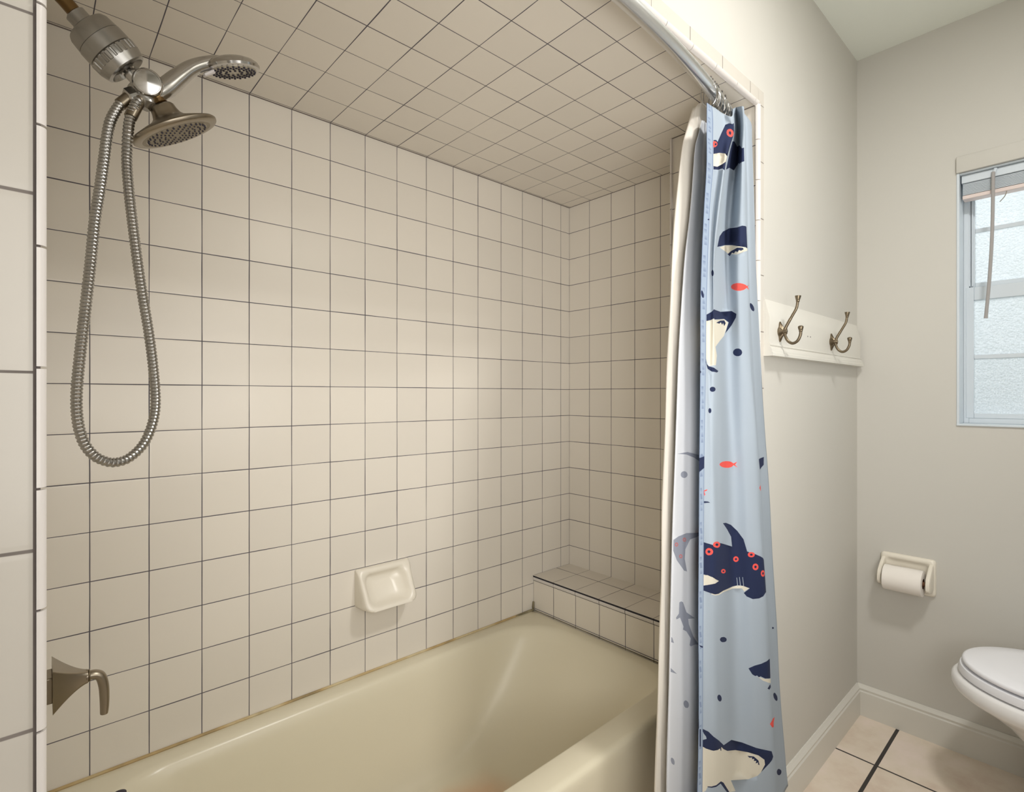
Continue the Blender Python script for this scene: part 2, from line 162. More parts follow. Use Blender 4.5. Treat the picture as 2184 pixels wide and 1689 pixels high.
PRINTS=[(1,[(2.166,6.436),(2.569,6.564),(3.272,6.578),(3.283,5.899),(3.3,5.318),(2.612,5.313),(1.83,5.375),(1.033,5.244),(1.059,5.694),(1.366,5.748),(1.532,5.711),(1.813,6.078)]),(3,[(1.033,5.244),(1.83,5.375),(2.612,5.313),(3.3,5.318),(3.299,5.115),(2.456,5.022),(1.066,4.957)]),(1,[(1.066,4.957),(2.456,5.022),(3.299,5.115),(3.285,4.926),(3.145,4.878),(1.992,4.923),(1.092,4.88)]),(1,[(4.0,5.995),(4.361,6.038),(5.699,5.891),(6.351,5.738),(6.91,5.757),(6.996,5.406),(6.283,5.376),(6.191,5.346),(5.977,5.394),(5.842,5.379),(5.639,5.465),(5.472,5.474),(4.365,5.356),(4.0,5.178)]),(2,[(3.166,6.252),(3.127,6.178),(2.978,6.105),(2.803,6.058),(2.619,6.052),(2.461,6.073),(2.348,6.109),(2.292,6.174),(2.306,6.243),(2.387,6.305),(2.514,6.35),(2.669,6.378),(2.832,6.364),(2.995,6.321)]),(1,[(2.763,6.222),(2.76,6.195),(2.737,6.162),(2.688,6.145),(2.626,6.138),(2.567,6.15),(2.519,6.172),(2.498,6.195),(2.499,6.231),(2.529,6.257),(2.575,6.278),(2.633,6.287),(2.691,6.274),(2.734,6.257)]),(2,[(1.527,5.635),(1.499,5.586),(1.402,5.538),(1.249,5.489),(1.073,5.466),(1.0,5.476),(1.0,5.509),(1.0,5.55),(1.0,5.598),(1.0,5.631),(1.083,5.665),(1.246,5.688),(1.389,5.693),(1.487,5.676)]),(1,[(1.453,5.624),(1.444,5.601),(1.416,5.589),(1.369,5.575),(1.322,5.559),(1.273,5.558),(1.243,5.57),(1.23,5.585),(1.242,5.6),(1.272,5.62),(1.319,5.634),(1.365,5.642),(1.411,5.643),(1.44,5.639)]),(1,[(4.0,3.27),(4.157,3.565),(4.46,3.779),(5.137,3.971),(5.882,3.84),(7.989,3.898),(7.841,3.381),(6.316,3.378),(5.457,3.504),(4.763,3.518)]),(3,[(4.262,3.322),(4.764,3.515),(5.458,3.499),(6.316,3.372),(7.979,3.374),(6.802,3.281),(5.918,3.208),(5.265,3.321),(4.799,3.371)]),(1,[(5.037,3.326),(5.366,3.373),(6.463,3.354),(6.623,3.324),(6.313,3.281),(6.105,3.3),(5.977,3.26),(5.779,3.301),(5.64,3.274),(5.478,3.317),(5.272,3.266)]),(1,[(5.646,3.586),(5.638,3.578),(5.622,3.576),(5.596,3.577),(5.565,3.585),(5.539,3.592),(5.516,3.606),(5.511,3.613),(5.514,3.62),(5.535,3.622),(5.561,3.618),(5.592,3.614),(5.619,3.603),(5.637,3.593)]),(1,[(3.008,2.557),(2.936,2.526),(2.775,2.5),(2.573,2.492),(2.376,2.5),(2.203,2.52),(2.056,2.548),(2.007,2.577),(2.037,2.606),(2.171,2.627),(2.339,2.634),(2.536,2.627),(2.742,2.606),(2.912,2.583)]),(1,[(0.515,2.104),(0.553,2.072),(0.551,2.041),(0.507,2.023),(0.428,2.017),(0.336,2.028),(0.233,2.052),(0.138,2.084),(0.077,2.119),(0.092,2.148),(0.157,2.167),(0.25,2.172),(0.356,2.162),(0.443,2.138)]),(1,[(0.996,3.722),(0.999,3.715),(0.992,3.71),(0.993,3.707),(0.906,3.703),(0.788,3.703),(0.713,3.704),(0.682,3.711),(0.709,3.718),(0.78,3.727),(0.894,3.737),(0.998,3.741),(0.999,3.738),(0.993,3.729)]),(2,[(7.042,2.483),(6.885,2.439),(6.566,2.397),(6.209,2.375),(5.867,2.385),(5.605,2.426),(5.434,2.473),(5.372,2.52),(5.435,2.554),(5.61,2.566),(5.877,2.559),(6.224,2.548),(6.584,2.536),(6.901,2.516)]),(2,[(6.684,2.472),(7.967,2.577),(7.154,2.485),(7.548,2.434)]),(1,[(1.026,1.683),(4.523,1.876),(5.388,1.95),(5.754,1.861),(5.701,1.781),(5.375,1.629),(4.873,1.424),(5.039,1.604),(5.142,1.691),(4.794,1.751),(4.028,1.634),(1.048,1.547)]),(3,[(1.0,1.547),(4.024,1.625),(4.794,1.746),(5.093,1.685),(4.986,1.573),(4.763,1.358),(4.403,1.211),(3.555,1.024),(3.806,0.853),(3.406,0.635),(1.894,0.609),(1.115,0.752)]),(1,[(4.152,1.576),(4.503,1.674),(4.793,1.721),(4.907,1.668),(4.803,1.587),(4.71,1.647),(4.638,1.595),(4.547,1.643),(4.437,1.594)]),(1,[(1.0,0.764),(1.254,0.652),(1.894,0.609),(2.962,0.578),(3.937,0.524),(3.652,0.486),(2.523,0.496),(1.58,0.556),(1.024,0.676)]),(1,[(0.205,0.482),(0.186,0.471),(0.144,0.462),(0.072,0.457),(0.0,0.457),(0.0,0.462),(0.0,0.47),(0.0,0.481),(0.0,0.492),(0.0,0.501),(0.0,0.505),(0.069,0.505),(0.142,0.501),(0.184,0.492)]),(1,[(6.12,0.981),(6.072,0.942),(5.956,0.911),(5.815,0.896),(5.671,0.899),(5.546,0.919),(5.462,0.951),(5.435,0.991),(5.468,1.03),(5.558,1.059),(5.688,1.073),(5.836,1.069),(5.977,1.05),(6.084,1.019)]),(1,[(3.291,0.131),(3.235,0.107),(3.073,0.088),(2.871,0.078),(2.616,0.078),(2.382,0.088),(2.223,0.107),(2.166,0.13),(2.222,0.153),(2.383,0.171),(2.621,0.181),(2.879,0.181),(3.081,0.172),(3.239,0.154)]),(1,[(2.555,-0.311),(2.512,-0.334),(2.407,-0.353),(2.239,-0.363),(2.062,-0.363),(1.897,-0.352),(1.783,-0.334),(1.74,-0.311),(1.779,-0.288),(1.893,-0.27),(2.059,-0.26),(2.239,-0.26),(2.409,-0.27),(2.514,-0.288)]),(1,[(10.152,2.122),(10.261,2.083),(10.286,2.047),(10.201,2.018),(10.022,2.004),(9.766,2.009),(9.496,2.032),(9.224,2.067),(9.019,2.105),(8.977,2.14),(9.134,2.17),(9.385,2.182),(9.649,2.174),(9.919,2.153)]),(1,[(0.0,-1.26),(0.99,-1.234),(0.998,-1.468),(0.0,-1.542)]),(1,[(8.6,-1.512),(10.506,-1.501),(10.375,-1.692),(9.118,-1.772)]),(2,[(5.223,-1.59),(5.176,-1.624),(5.04,-1.648),(4.82,-1.647),(4.549,-1.614),(4.277,-1.563),(4.073,-1.514),(3.99,-1.476),(4.078,-1.452),(4.286,-1.448),(4.562,-1.467),(4.835,-1.497),(5.052,-1.525),(5.182,-1.555)]),(2,[(5.098,-1.582),(5.456,-1.526),(5.323,-1.598),(5.479,-1.661)]),(4,[(15.831,-1.176),(15.064,-1.178),(14.08,-1.274),(14.073,-1.411),(14.555,-1.305),(15.148,-1.226)]),(4,[(15.023,-1.648),(15.045,-1.678),(15.115,-1.697),(15.208,-1.705),(15.308,-1.696),(15.403,-1.675),(15.468,-1.645),(15.493,-1.614),(15.474,-1.585),(15.413,-1.565),(15.32,-1.559),(15.22,-1.566),(15.125,-1.586),(15.051,-1.616)]),(2,[(1.0,-1.923),(1.629,-1.909),(1.515,-1.937),(1.049,-1.948),(1.287,-2.014),(1.099,-2.037),(1.0,-1.998)]),(1,[(1.0,-2.139),(1.749,-2.161),(2.093,-2.192),(1.0,-2.179)]),(2,[(7.5,-2.161),(8.123,-2.11),(7.991,-2.263)]),(4,[(14.021,-2.905),(15.023,-2.848),(15.543,-2.844),(15.996,-2.875),(15.992,-3.079),(15.628,-3.304),(15.144,-3.594),(14.931,-3.639),(15.117,-3.362),(15.088,-3.17),(14.735,-3.0),(14.02,-2.976)]),(5,[(15.051,-2.979),(15.06,-2.997),(15.092,-3.009),(15.139,-3.009),(15.188,-3.003),(15.234,-2.989),(15.265,-2.968),(15.278,-2.95),(15.267,-2.934),(15.238,-2.922),(15.194,-2.92),(15.144,-2.928),(15.096,-2.942),(15.062,-2.96)]),(4,[(15.116,-2.973),(15.122,-2.979),(15.134,-2.986),(15.156,-2.987),(15.177,-2.984),(15.196,-2.977),(15.209,-2.967),(15.215,-2.958),(15.21,-2.95),(15.198,-2.946),(15.18,-2.945),(15.158,-2.947),(15.136,-2.954),(15.123,-2.961)]),(5,[(15.551,-3.007),(15.562,-3.022),(15.593,-3.031),(15.643,-3.033),(15.7,-3.025),(15.758,-3.011),(15.802,-2.994),(15.818,-2.973),(15.806,-2.958),(15.766,-2.946),(15.708,-2.944),(15.65,-2.952),(15.599,-2.965),(15.565,-2.986)]),(4,[(15.619,-2.995),(15.625,-3.004),(15.638,-3.008),(15.659,-3.009),(15.683,-3.006),(15.709,-2.999),(15.725,-2.99),(15.73,-2.981),(15.727,-2.973),(15.713,-2.969),(15.687,-2.968),(15.662,-2.971),(15.641,-2.977),(15.627,-2.987)]),(5,[(15.271,-3.284),(15.279,-3.302),(15.307,-3.311),(15.35,-3.313),(15.397,-3.303),(15.442,-3.289),(15.473,-3.268),(15.486,-3.25),(15.476,-3.232),(15.447,-3.223),(15.403,-3.221),(15.356,-3.23),(15.311,-3.245),(15.281,-3.266)]),(4,[(15.333,-3.275),(15.335,-3.283),(15.346,-3.287),(15.366,-3.288),(15.387,-3.285),(15.405,-3.278),(15.417,-3.268),(15.424,-3.259),(15.418,-3.25),(15.407,-3.247),(15.389,-3.246),(15.369,-3.249),(15.348,-3.256),(15.336,-3.266)]),(1,[(1.0,-2.96),(3.949,-3.15),(5.037,-3.487),(4.981,-3.254),(4.683,-3.03),(4.304,-2.797),(4.588,-2.859),(4.982,-2.979),(5.362,-3.131),(5.69,-3.318),(5.881,-3.596),(6.393,-3.664),(7.984,-3.916),(7.981,-4.211),(7.767,-4.672),(7.011,-4.7),(6.62,-4.726),(6.16,-4.72),(5.783,-4.653),(5.626,-4.574),(5.985,-4.461),(5.607,-4.409),(4.972,-4.399),(4.15,-4.219),(2.402,-4.042),(1.0,-3.921),(1.0,-3.821),(2.407,-3.86),(3.61,-3.897),(2.616,-3.721),(1.0,-3.599)]),(3,[(1.0,-3.608),(1.791,-3.649),(2.718,-3.737),(3.61,-3.897),(2.407,-3.86),(1.0,-3.819)]),(3,[(2.402,-4.042),(4.15,-4.219),(4.972,-4.402),(5.606,-4.412),(5.946,-4.456),(5.661,-4.54),(5.538,-4.471),(4.969,-4.447),(4.148,-4.251),(2.503,-4.069)]),(0,[(5.256,-4.224),(5.285,-4.224),(5.326,-4.433),(5.292,-4.433)]),(0,[(5.413,-4.21),(5.44,-4.21),(5.478,-4.414),(5.443,-4.414)]),(0,[(5.59,-4.206),(5.615,-4.206),(5.651,-4.409),(5.619,-4.409)]),(2,[(3.911,-3.178),(3.865,-3.201),(3.709,-3.199),(3.435,-3.18),(3.099,-3.146),(2.834,-3.115),(2.663,-3.087),(2.597,-3.055),(2.665,-3.03),(2.84,-3.013),(3.108,-3.021),(3.447,-3.051),(3.717,-3.097),(3.87,-3.142)]),(1,[(3.563,-3.128),(3.535,-3.136),(3.458,-3.139),(3.331,-3.129),(3.194,-3.117),(3.084,-3.103),(3.008,-3.088),(2.984,-3.076),(3.009,-3.065),(3.087,-3.062),(3.198,-3.065),(3.335,-3.077),(3.462,-3.098),(3.537,-3.113)]),(2,[(2.658,-3.203),(2.591,-3.236),(2.41,-3.256),(2.155,-3.261),(1.869,-3.252),(1.619,-3.228),(1.44,-3.196),(1.373,-3.164),(1.436,-3.135),(1.614,-3.115),(1.865,-3.109),(2.154,-3.118),(2.412,-3.138),(2.594,-3.171)]),(1,[(2.271,-3.194),(2.246,-3.204),(2.171,-3.214),(2.072,-3.217),(1.957,-3.211),(1.852,-3.202),(1.778,-3.189),(1.754,-3.176),(1.778,-3.163),(1.85,-3.156),(1.956,-3.156),(2.072,-3.159),(2.171,-3.168),(2.246,-3.178)]),(2,[(5.421,-3.794),(5.403,-3.822),(5.36,-3.845),(5.296,-3.857),(5.223,-3.857),(5.156,-3.841),(5.107,-3.814),(5.094,-3.786),(5.111,-3.757),(5.162,-3.739),(5.231,-3.726),(5.305,-3.73),(5.367,-3.743),(5.407,-3.766)]),(1,[(5.327,-3.794),(5.321,-3.805),(5.302,-3.814),(5.278,-3.819),(5.248,-3.819),(5.223,-3.814),(5.204,-3.801),(5.199,-3.79),(5.206,-3.778),(5.226,-3.774),(5.251,-3.768),(5.281,-3.768),(5.305,-3.774),(5.323,-3.783)]),(2,[(6.384,-3.678),(6.355,-3.705),(6.281,-3.727),(6.184,-3.735),(6.08,-3.731),(5.987,-3.719),(5.93,-3.693),(5.912,-3.666),(5.936,-3.639),(5.998,-3.618),(6.094,-3.61),(6.198,-3.614),(6.294,-3.626),(6.362,-3.651)]),(1,[(6.232,-3.674),(6.224,-3.685),(6.195,-3.694),(6.154,-3.699),(6.114,-3.695),(6.078,-3.69),(6.053,-3.681),(6.044,-3.67),(6.055,-3.66),(6.083,-3.651),(6.12,-3.646),(6.16,-3.646),(6.2,-3.655),(6.226,-3.664)]),(2,[(6.643,-3.978),(6.612,-4.013),(6.539,-4.036),(6.446,-4.047),(6.348,-4.042),(6.267,-4.023),(6.216,-3.995),(6.2,-3.961),(6.224,-3.927),(6.283,-3.899),(6.37,-3.888),(6.469,-3.892),(6.559,-3.912),(6.624,-3.944)]),(1,[(6.499,-3.97),(6.485,-3.983),(6.461,-3.994),(6.423,-4.0),(6.383,-3.996),(6.352,-3.99),(6.329,-3.979),(6.323,-3.965),(6.332,-3.951),(6.359,-3.94),(6.392,-3.934),(6.432,-3.939),(6.468,-3.945),(6.49,-3.956)]),(2,[(7.767,-4.221),(7.588,-4.236),(7.348,-4.244),(7.151,-4.24),(7.011,-4.231),(6.91,-4.207),(6.854,-4.176),(6.836,-4.142),(6.87,-4.109),(6.942,-4.086),(7.059,-4.081),(7.217,-4.094),(7.44,-4.127),(7.671,-4.177)]),(1,[(7.263,-4.174),(7.246,-4.188),(7.19,-4.194),(7.12,-4.19),(7.067,-4.186),(7.014,-4.18),(6.993,-4.165),(6.984,-4.151),(7.001,-4.138),(7.029,-4.132),(7.088,-4.126),(7.144,-4.13),(7.213,-4.145),(7.259,-4.161)]),(2,[(4.431,-3.887),(4.408,-3.904),(4.342,-3.897),(4.248,-3.874),(4.141,-3.843),(4.037,-3.806),(3.964,-3.775),(3.938,-3.747),(3.967,-3.734),(4.042,-3.733),(4.146,-3.75),(4.254,-3.784),(4.347,-3.821),(4.411,-3.862)]),(1,[(4.296,-3.843),(4.287,-3.847),(4.259,-3.846),(4.218,-3.838),(4.176,-3.823),(4.138,-3.811),(4.109,-3.797),(4.1,-3.785),(4.11,-3.78),(4.14,-3.781),(4.178,-3.789),(4.22,-3.801),(4.261,-3.816),(4.288,-3.831)]),(4,[(15.403,-4.176),(15.283,-4.183),(15.174,-4.224),(14.93,-4.469),(14.346,-4.65),(14.802,-4.618),(14.758,-4.733),(14.469,-5.004),(14.123,-5.223),(14.352,-5.188),(14.633,-5.194),(14.714,-5.16),(14.633,-5.034),(14.925,-4.857),(15.16,-4.775),(15.123,-4.723),(15.344,-4.493),(15.559,-4.478),(15.597,-4.434),(15.417,-4.396)]),(4,[(15.996,-4.748),(15.854,-4.78),(15.702,-4.908),(15.992,-4.849)]),(4,[(15.999,-5.343),(15.488,-5.564),(15.997,-5.419)]),(4,[(14.752,-6.326),(14.734,-6.367),(14.751,-6.392),(14.803,-6.408),(14.875,-6.396),(14.96,-6.375),(15.033,-6.335),(15.083,-6.291),(15.099,-6.257),(15.084,-6.232),(15.038,-6.222),(14.964,-6.227),(14.881,-6.254),(14.804,-6.288)]),(4,[(15.547,-7.197),(15.525,-7.236),(15.526,-7.264),(15.55,-7.275),(15.592,-7.259),(15.646,-7.229),(15.703,-7.194),(15.753,-7.15),(15.781,-7.112),(15.78,-7.085),(15.75,-7.074),(15.696,-7.089),(15.64,-7.118),(15.586,-7.154)]),(1,[(0.209,-4.967),(0.961,-5.019),(0.961,-5.05),(0.499,-5.021)]),(1,[(4.436,-5.411),(4.407,-5.426),(4.329,-5.408),(4.215,-5.364),(4.076,-5.31),(3.944,-5.256),(3.838,-5.205),(3.796,-5.169),(3.841,-5.159),(3.95,-5.165),(4.083,-5.2),(4.222,-5.253),(4.335,-5.319),(4.41,-5.373)]),(1,[(3.893,-6.419),(3.923,-6.459),(3.9,-6.482),(3.82,-6.477),(3.685,-6.446),(3.502,-6.389),(3.307,-6.326),(3.173,-6.273),(3.126,-6.235),(3.16,-6.212),(3.28,-6.216),(3.463,-6.245),(3.652,-6.295),(3.803,-6.358)]),(1,[(5.685,-6.341),(6.032,-6.279),(6.516,-6.277),(7.095,-6.283),(7.99,-6.341),(7.981,-6.83),(6.749,-6.656),(6.394,-6.565),(6.271,-6.578),(6.16,-6.523),(6.043,-6.528),(5.872,-6.48)]),(3,[(6.232,-6.562),(6.748,-6.665),(7.997,-6.838),(7.997,-6.953),(7.118,-6.805),(6.549,-6.682)]),(1,[(6.935,-6.925),(7.793,-6.95),(7.984,-7.053),(7.274,-7.0)]),(1,[(10.593,-7.623),(10.697,-7.688),(10.682,-7.727),(10.546,-7.735),(10.331,-7.714),(10.068,-7.656),(9.74,-7.571),(9.483,-7.485),(9.34,-7.415),(9.359,-7.376),(9.531,-7.376),(9.816,-7.412),(10.148,-7.478),(10.383,-7.554)]),(1,[(10.431,-9.651),(10.356,-9.674),(10.186,-9.666),(9.902,-9.624),(9.598,-9.545),(9.297,-9.451),(9.061,-9.37),(8.987,-9.315),(9.127,-9.314),(9.395,-9.342),(9.708,-9.404),(10.011,-9.482),(10.255,-9.554),(10.397,-9.605)]),(1,[(10.644,-5.852),(10.61,-5.856),(10.536,-5.859),(10.447,-5.85),(10.347,-5.844),(10.267,-5.825),(10.21,-5.809),(10.19,-5.797),(10.225,-5.785),(10.292,-5.783),(10.378,-5.791),(10.474,-5.805),(10.562,-5.817),(10.625,-5.833)]),(2,[(6.979,-7.79),(7.409,-7.775),(9.45,-7.976),(8.089,-8.064),(7.318,-7.937)]),(1,[(1.0,-6.639),(1.909,-6.774),(2.608,-6.949),(3.348,-7.165),(5.302,-8.099),(6.268,-8.306),(7.053,-8.478),(7.241,-8.645),(7.07,-8.701),(6.807,-8.743),(6.205,-8.867),(6.49,-8.718),(6.464,-8.596),(6.106,-8.441),(5.566,-8.339),(4.897,-8.167),(3.726,-7.409),(1.0,-6.983),(1.0,-6.852),(1.66,-6.892),(1.573,-6.838),(1.221,-6.752),(1.0,-6.691)]),(3,[(1.0,-6.983),(3.726,-7.409),(4.897,-8.167),(5.566,-8.339),(6.106,-8.441),(6.464,-8.596),(6.49,-8.718),(6.205,-8.867),(5.989,-8.916),(5.525,-8.976),(4.539,-8.616),(4.84,-9.085),(4.436,-8.799),(3.953,-8.266),(3.675,-8.124),(1.769,-7.826),(1.456,-7.867),(1.0,-7.859)]),(1,[(1.694,-7.813),(3.676,-8.114),(3.953,-8.256),(4.436,-8.799),(4.238,-8.637),(3.638,-8.151),(1.769,-7.84)]),(1,[(2.22,-7.095),(2.432,-7.115),(2.464,-7.207),(2.342,-7.193)]),(1,[(2.69,-7.156),(2.894,-7.191),(2.924,-7.276),(2.809,-7.255)]),(1,[(3.463,-7.317),(3.694,-7.39),(3.72,-7.485),(3.596,-7.441)]),(1,[(5.532,-8.423),(5.841,-8.442),(6.094,-8.562),(6.154,-8.684),(6.051,-8.65),(6.075,-8.609),(5.919,-8.613),(5.97,-8.557),(5.832,-8.548),(5.865,-8.498),(5.748,-8.506),(5.751,-8.464),(5.622,-8.47)]),(1,[(0.0,-6.401),(0.0,-6.401),(0.14,-6.59),(0.0,-6.584)]),(1,[(0.281,-6.602),(0.615,-6.62),(0.651,-6.957),(0.337,-6.937)])]
# ------------------------------------------------------------------ materials
def srgb(r, g, b):
    f = lambda c: (c/255/12.92) if c/255 <= .04045 else ((c/255+.055)/1.055)**2.4
    return (f(r), f(g), f(b), 1)
class N:
    def __init__(s, name):
        s.m = bpy.data.materials.new(name); s.m.use_nodes = True; s.t = s.m.node_tree
        s.p = s.t.nodes['Principled BSDF']; s.out = s.t.nodes['Material Output']
    def n(s, typ, **kw):
        x = s.t.nodes.new(typ)
        for k, v in kw.items(): setattr(x, k, v)
        return x
    def l(s, a, b): s.t.links.new(a, b)
    def math(s, op, a, b=None, c=None):
        x = s.n('ShaderNodeMath', operation=op)
        for i, v in enumerate((a, b, c)):
            if v is None: continue
            if isinstance(v, (int, float)): x.inputs[i].default_value = v
            else: s.l(v, x.inputs[i])
        return x.outputs[0]
    def mix(s, fac, a, b):
        x = s.n('ShaderNodeMix', data_type='RGBA')
        for sock, v in ((x.inputs[0], fac), (x.inputs[6], a), (x.inputs[7], b)):
            if isinstance(v, (int, float, tuple)): sock.default_value = v
            else: s.l(v, sock)
        return x.outputs[2]
    def noise(s, scale, detail=3, co='Object', rough=.5):
        tc = s.n('ShaderNodeTexCoord'); x = s.n('ShaderNodeTexNoise'); x.inputs['Scale'].default_value = scale
        x.inputs['Detail'].default_value = detail; x.inputs['Roughness'].default_value = rough
        s.l(tc.outputs[co], x.inputs['Vector']); return x.outputs[0]
    def ramp(s, fac, stops):
        x = s.n('ShaderNodeValToRGB'); e = x.color_ramp.elements
        e[0].position, e[0].color = stops[0]; e[1].position, e[1].color = stops[-1]
        for pos, col in stops[1:-1]:
            k = e.new(pos); k.color = col
        s.l(fac, x.inputs[0]); return x.outputs[0]
    def bump(s, h, strength, dist=.001):
        x = s.n('ShaderNodeBump'); x.inputs['Strength'].default_value = strength; x.inputs['Distance'].default_value = dist
        s.l(h, x.inputs['Height']); s.l(x.outputs[0], s.p.inputs['Normal']); return x
    def set(s, col=None, rough=.5, metal=0, spec=.5, coat=0):
        if col is not None:
            if isinstance(col, tuple): s.p.inputs['Base Color'].default_value = col
            else: s.l(col, s.p.inputs['Base Color'])
        s.p.inputs['Roughness'].default_value = rough; s.p.inputs['Metallic'].default_value = metal
        s.p.inputs['Specular IOR Level'].default_value = spec; s.p.inputs['Coat Weight'].default_value = coat
        return s.m
def plain(name, col, rough=.5, metal=0, spec=.5, var=.04, scale=9, bump=0):
    k = N(name); f = k.noise(scale)
    lo = tuple(c*(1-var) for c in col[:3])+(1,); hi = tuple(min(1, c*(1+var)) for c in col[:3])+(1,)
    if bump: k.bump(k.noise(scale*30, 2), bump, .0006)
    return k.set(k.mix(f, lo, hi), rough, metal, spec)
def tile_mat(name, tile, grout, gw, rough=.12, var=.03, tilt=.012):
    """glazed square tiles; whole UV numbers are the joints"""
    k = N(name); uv = k.n('ShaderNodeUVMap'); sp = k.n('ShaderNodeSeparateXYZ'); k.l(uv.outputs[0], sp.inputs[0])
    ds = []; cells = []
    wob = k.math('MULTIPLY', k.math('SUBTRACT', k.noise(9, 2), .5), .010)
    for ax in (0, 1):
        v = k.math('ADD', sp.outputs[ax], wob)
        fr = k.math('FRACT', v); ds.append(k.math('MINIMUM', fr, k.math('SUBTRACT', 1.0, fr))); cells.append(k.math('FLOOR', v))
    d = k.math('MINIMUM', ds[0], ds[1])
    thick = k.math('MULTIPLY_ADD', k.noise(5, 3), gw*.9, gw*.1)
    mr = k.n('ShaderNodeMapRange', interpolation_type='SMOOTHSTEP'); k.l(d, mr.inputs[0])
    k.l(k.math('MULTIPLY', thick, .7), mr.inputs[1]); k.l(k.math('MULTIPLY', thick, 1.3), mr.inputs[2])
    on = mr.outputs[0]
    cb = k.n('ShaderNodeCombineXYZ'); k.l(cells[0], cb.inputs[0]); k.l(cells[1], cb.inputs[1])
    wn = k.n('ShaderNodeTexWhiteNoise', noise_dimensions='3D'); k.l(cb.outputs[0], wn.inputs[0])
    lo = tuple(c*(1-var) for c in tile[:3])+(1,); hi = tuple(min(1, c*(1+var)) for c in tile[:3])+(1,)
    tc = k.mix(wn.outputs[0], lo, hi)
    gc = k.mix(k.noise(14, 4), tuple(c*.55 for c in grout[:3])+(1,), tuple(min(1, c*1.6) for c in grout[:3])+(1,))
    k.l(k.mix(on, gc, tc), k.p.inputs['Base Color'])
    k.l(k.math('MULTIPLY_ADD', on, rough-.8, .8), k.p.inputs['Roughness'])
    edge = k.n('ShaderNodeMapRange', interpolation_type='SMOOTHSTEP'); k.l(d, edge.inputs[0]); edge.inputs[1].default_value = gw*.3; edge.inputs[2].default_value = gw*1.6+.02
    h = k.math('ADD', edge.outputs[0], k.math('MULTIPLY', k.noise(26, 1), .35))
    b = k.bump(h, .2, .001)
    # each tile sits at its own slight angle
    gm = k.n('ShaderNodeNewGeometry'); off = k.n('ShaderNodeVectorMath', operation='SUBTRACT'); k.l(wn.outputs[1], off.inputs[0]); off.inputs[1].default_value = (.5, .5, .5)
    scl = k.n('ShaderNodeVectorMath', operation='SCALE'); k.l(off.outputs[0], scl.inputs[0]); scl.inputs[3].default_value = tilt
    ad = k.n('ShaderNodeVectorMath', operation='ADD'); k.l(gm.outputs['Normal'], ad.inputs[0]); k.l(scl.outputs[0], ad.inputs[1])
    k.l(ad.outputs[0], b.inputs['Normal'])
    k.p.inputs['Specular IOR Level'].default_value = .5
    return k.m
M = {}
TILE = srgb(226, 219, 207); GROUT = srgb(80, 76, 82)
M['tile'] = tile_mat('glazed_tile', TILE, GROUT, .0170, rough=.24)
M['band'] = tile_mat('band_tile', srgb(200, 194, 184), srgb(120, 112, 106), .016, rough=.25, var=.01)
M['nose'] = plain('bullnose_glaze', srgb(216, 210, 205), .12, var=.01)
M['tileplain'] = plain('tile_glaze', TILE, .2, var=.02)
M['grout'] = plain('dark_grout', srgb(105, 96, 92), .85, var=.3, scale=30)
M['blackgrout'] = plain('black_grout', srgb(40, 38, 44), .8, var=.3, scale=30)
k = N('stained_caulk'); M['caulk'] = k.set(k.ramp(k.noise(7, 4), [(.30, srgb(120, 108, 78)), (.48, srgb(186, 160, 112)), (.62, srgb(204, 188, 150)), (.75, srgb(150, 128, 88))]), .6)
k = N('dark_mildew_caulk'); M['mildew'] = k.set(k.ramp(k.noise(20, 4), [(.3, srgb(70, 62, 40)), (.7, srgb(150, 140, 110))]), .7)
M['wallpaint'] = plain('greige_wall_paint', srgb(200, 197, 189), .62, var=.012, scale=3, bump=.25)
M['ceilpaint'] = plain('ceiling_paint', srgb(234, 237, 228), .8, var=.012, scale=3, bump=.25)
M['white'] = plain('white_trim_paint', srgb(214, 211, 202), .35, var=.015)
M['vinyl'] = plain('white_vinyl', srgb(208, 216, 222), .35, var=.01)
k = N('tub_enamel'); tcx = k.n('ShaderNodeTexCoord'); sx = k.n('ShaderNodeSeparateXYZ'); k.l(tcx.outputs['Object'], sx.inputs[0])
# a rust-pink wear stain on the floor of the tub
dx = k.math('DIVIDE', k.math('SUBTRACT', sx.outputs[0], 1.3*T), 1.7*T); dy = k.math('DIVIDE', k.math('SUBTRACT', sx.outputs[1], .4*T), 1.1*T)
rr = k.math('SQRT', k.math('ADD', k.math('MULTIPLY', dx, dx), k.math('MULTIPLY', dy, dy)))
mr = k.n('ShaderNodeMapRange', interpolation_type='SMOOTHSTEP'); k.l(k.math('ADD', rr, k.math('MULTIPLY', k.noise(9, 3), .5)), mr.inputs[0]); mr.inputs[1].default_value = .8; mr.inputs[2].default_value = 1.5
lowz = k.n('ShaderNodeMapRange'); k.l(sx.outputs[2], lowz.inputs[0]); lowz.inputs[1].default_value = .9*T; lowz.inputs[2].default_value = 1.6*T
f = k.math('MAXIMUM', mr.outputs[0], lowz.outputs[0])
M['tub'] = k.set(k.mix(f, srgb(222, 190, 158), srgb(224, 216, 192)), .28)
M['toilet'] = plain('white_porcelain', srgb(236, 234, 232), .08, var=.008)
M['lid'] = plain('white_seat_plastic', srgb(242, 242, 246), .22, var=.006)
M['soap'] = plain('bone_ceramic', srgb(230, 223, 208), .3, var=.01)
M['chrome'] = plain('worn_chrome', srgb(190, 188, 185), .16, 1, var=.12, scale=25)
M['chromedull'] = plain('water_spotted_chrome', srgb(168, 166, 162), .27, 1, var=.16, scale=45, bump=.15)
M['nickel'] = plain('brushed_nickel', srgb(150, 140, 124), .33, 1, var=.12, scale=20)
M['brass'] = plain('aged_brass', srgb(124, 100, 66), .3, 1, var=.25, scale=18)
M['bronze'] = plain('aged_bronze', srgb(122, 110, 92), .38, 1, var=.3, scale=60)
M['rod'] = plain('satin_aluminium', srgb(236, 237, 238), .3, 1, var=.05)
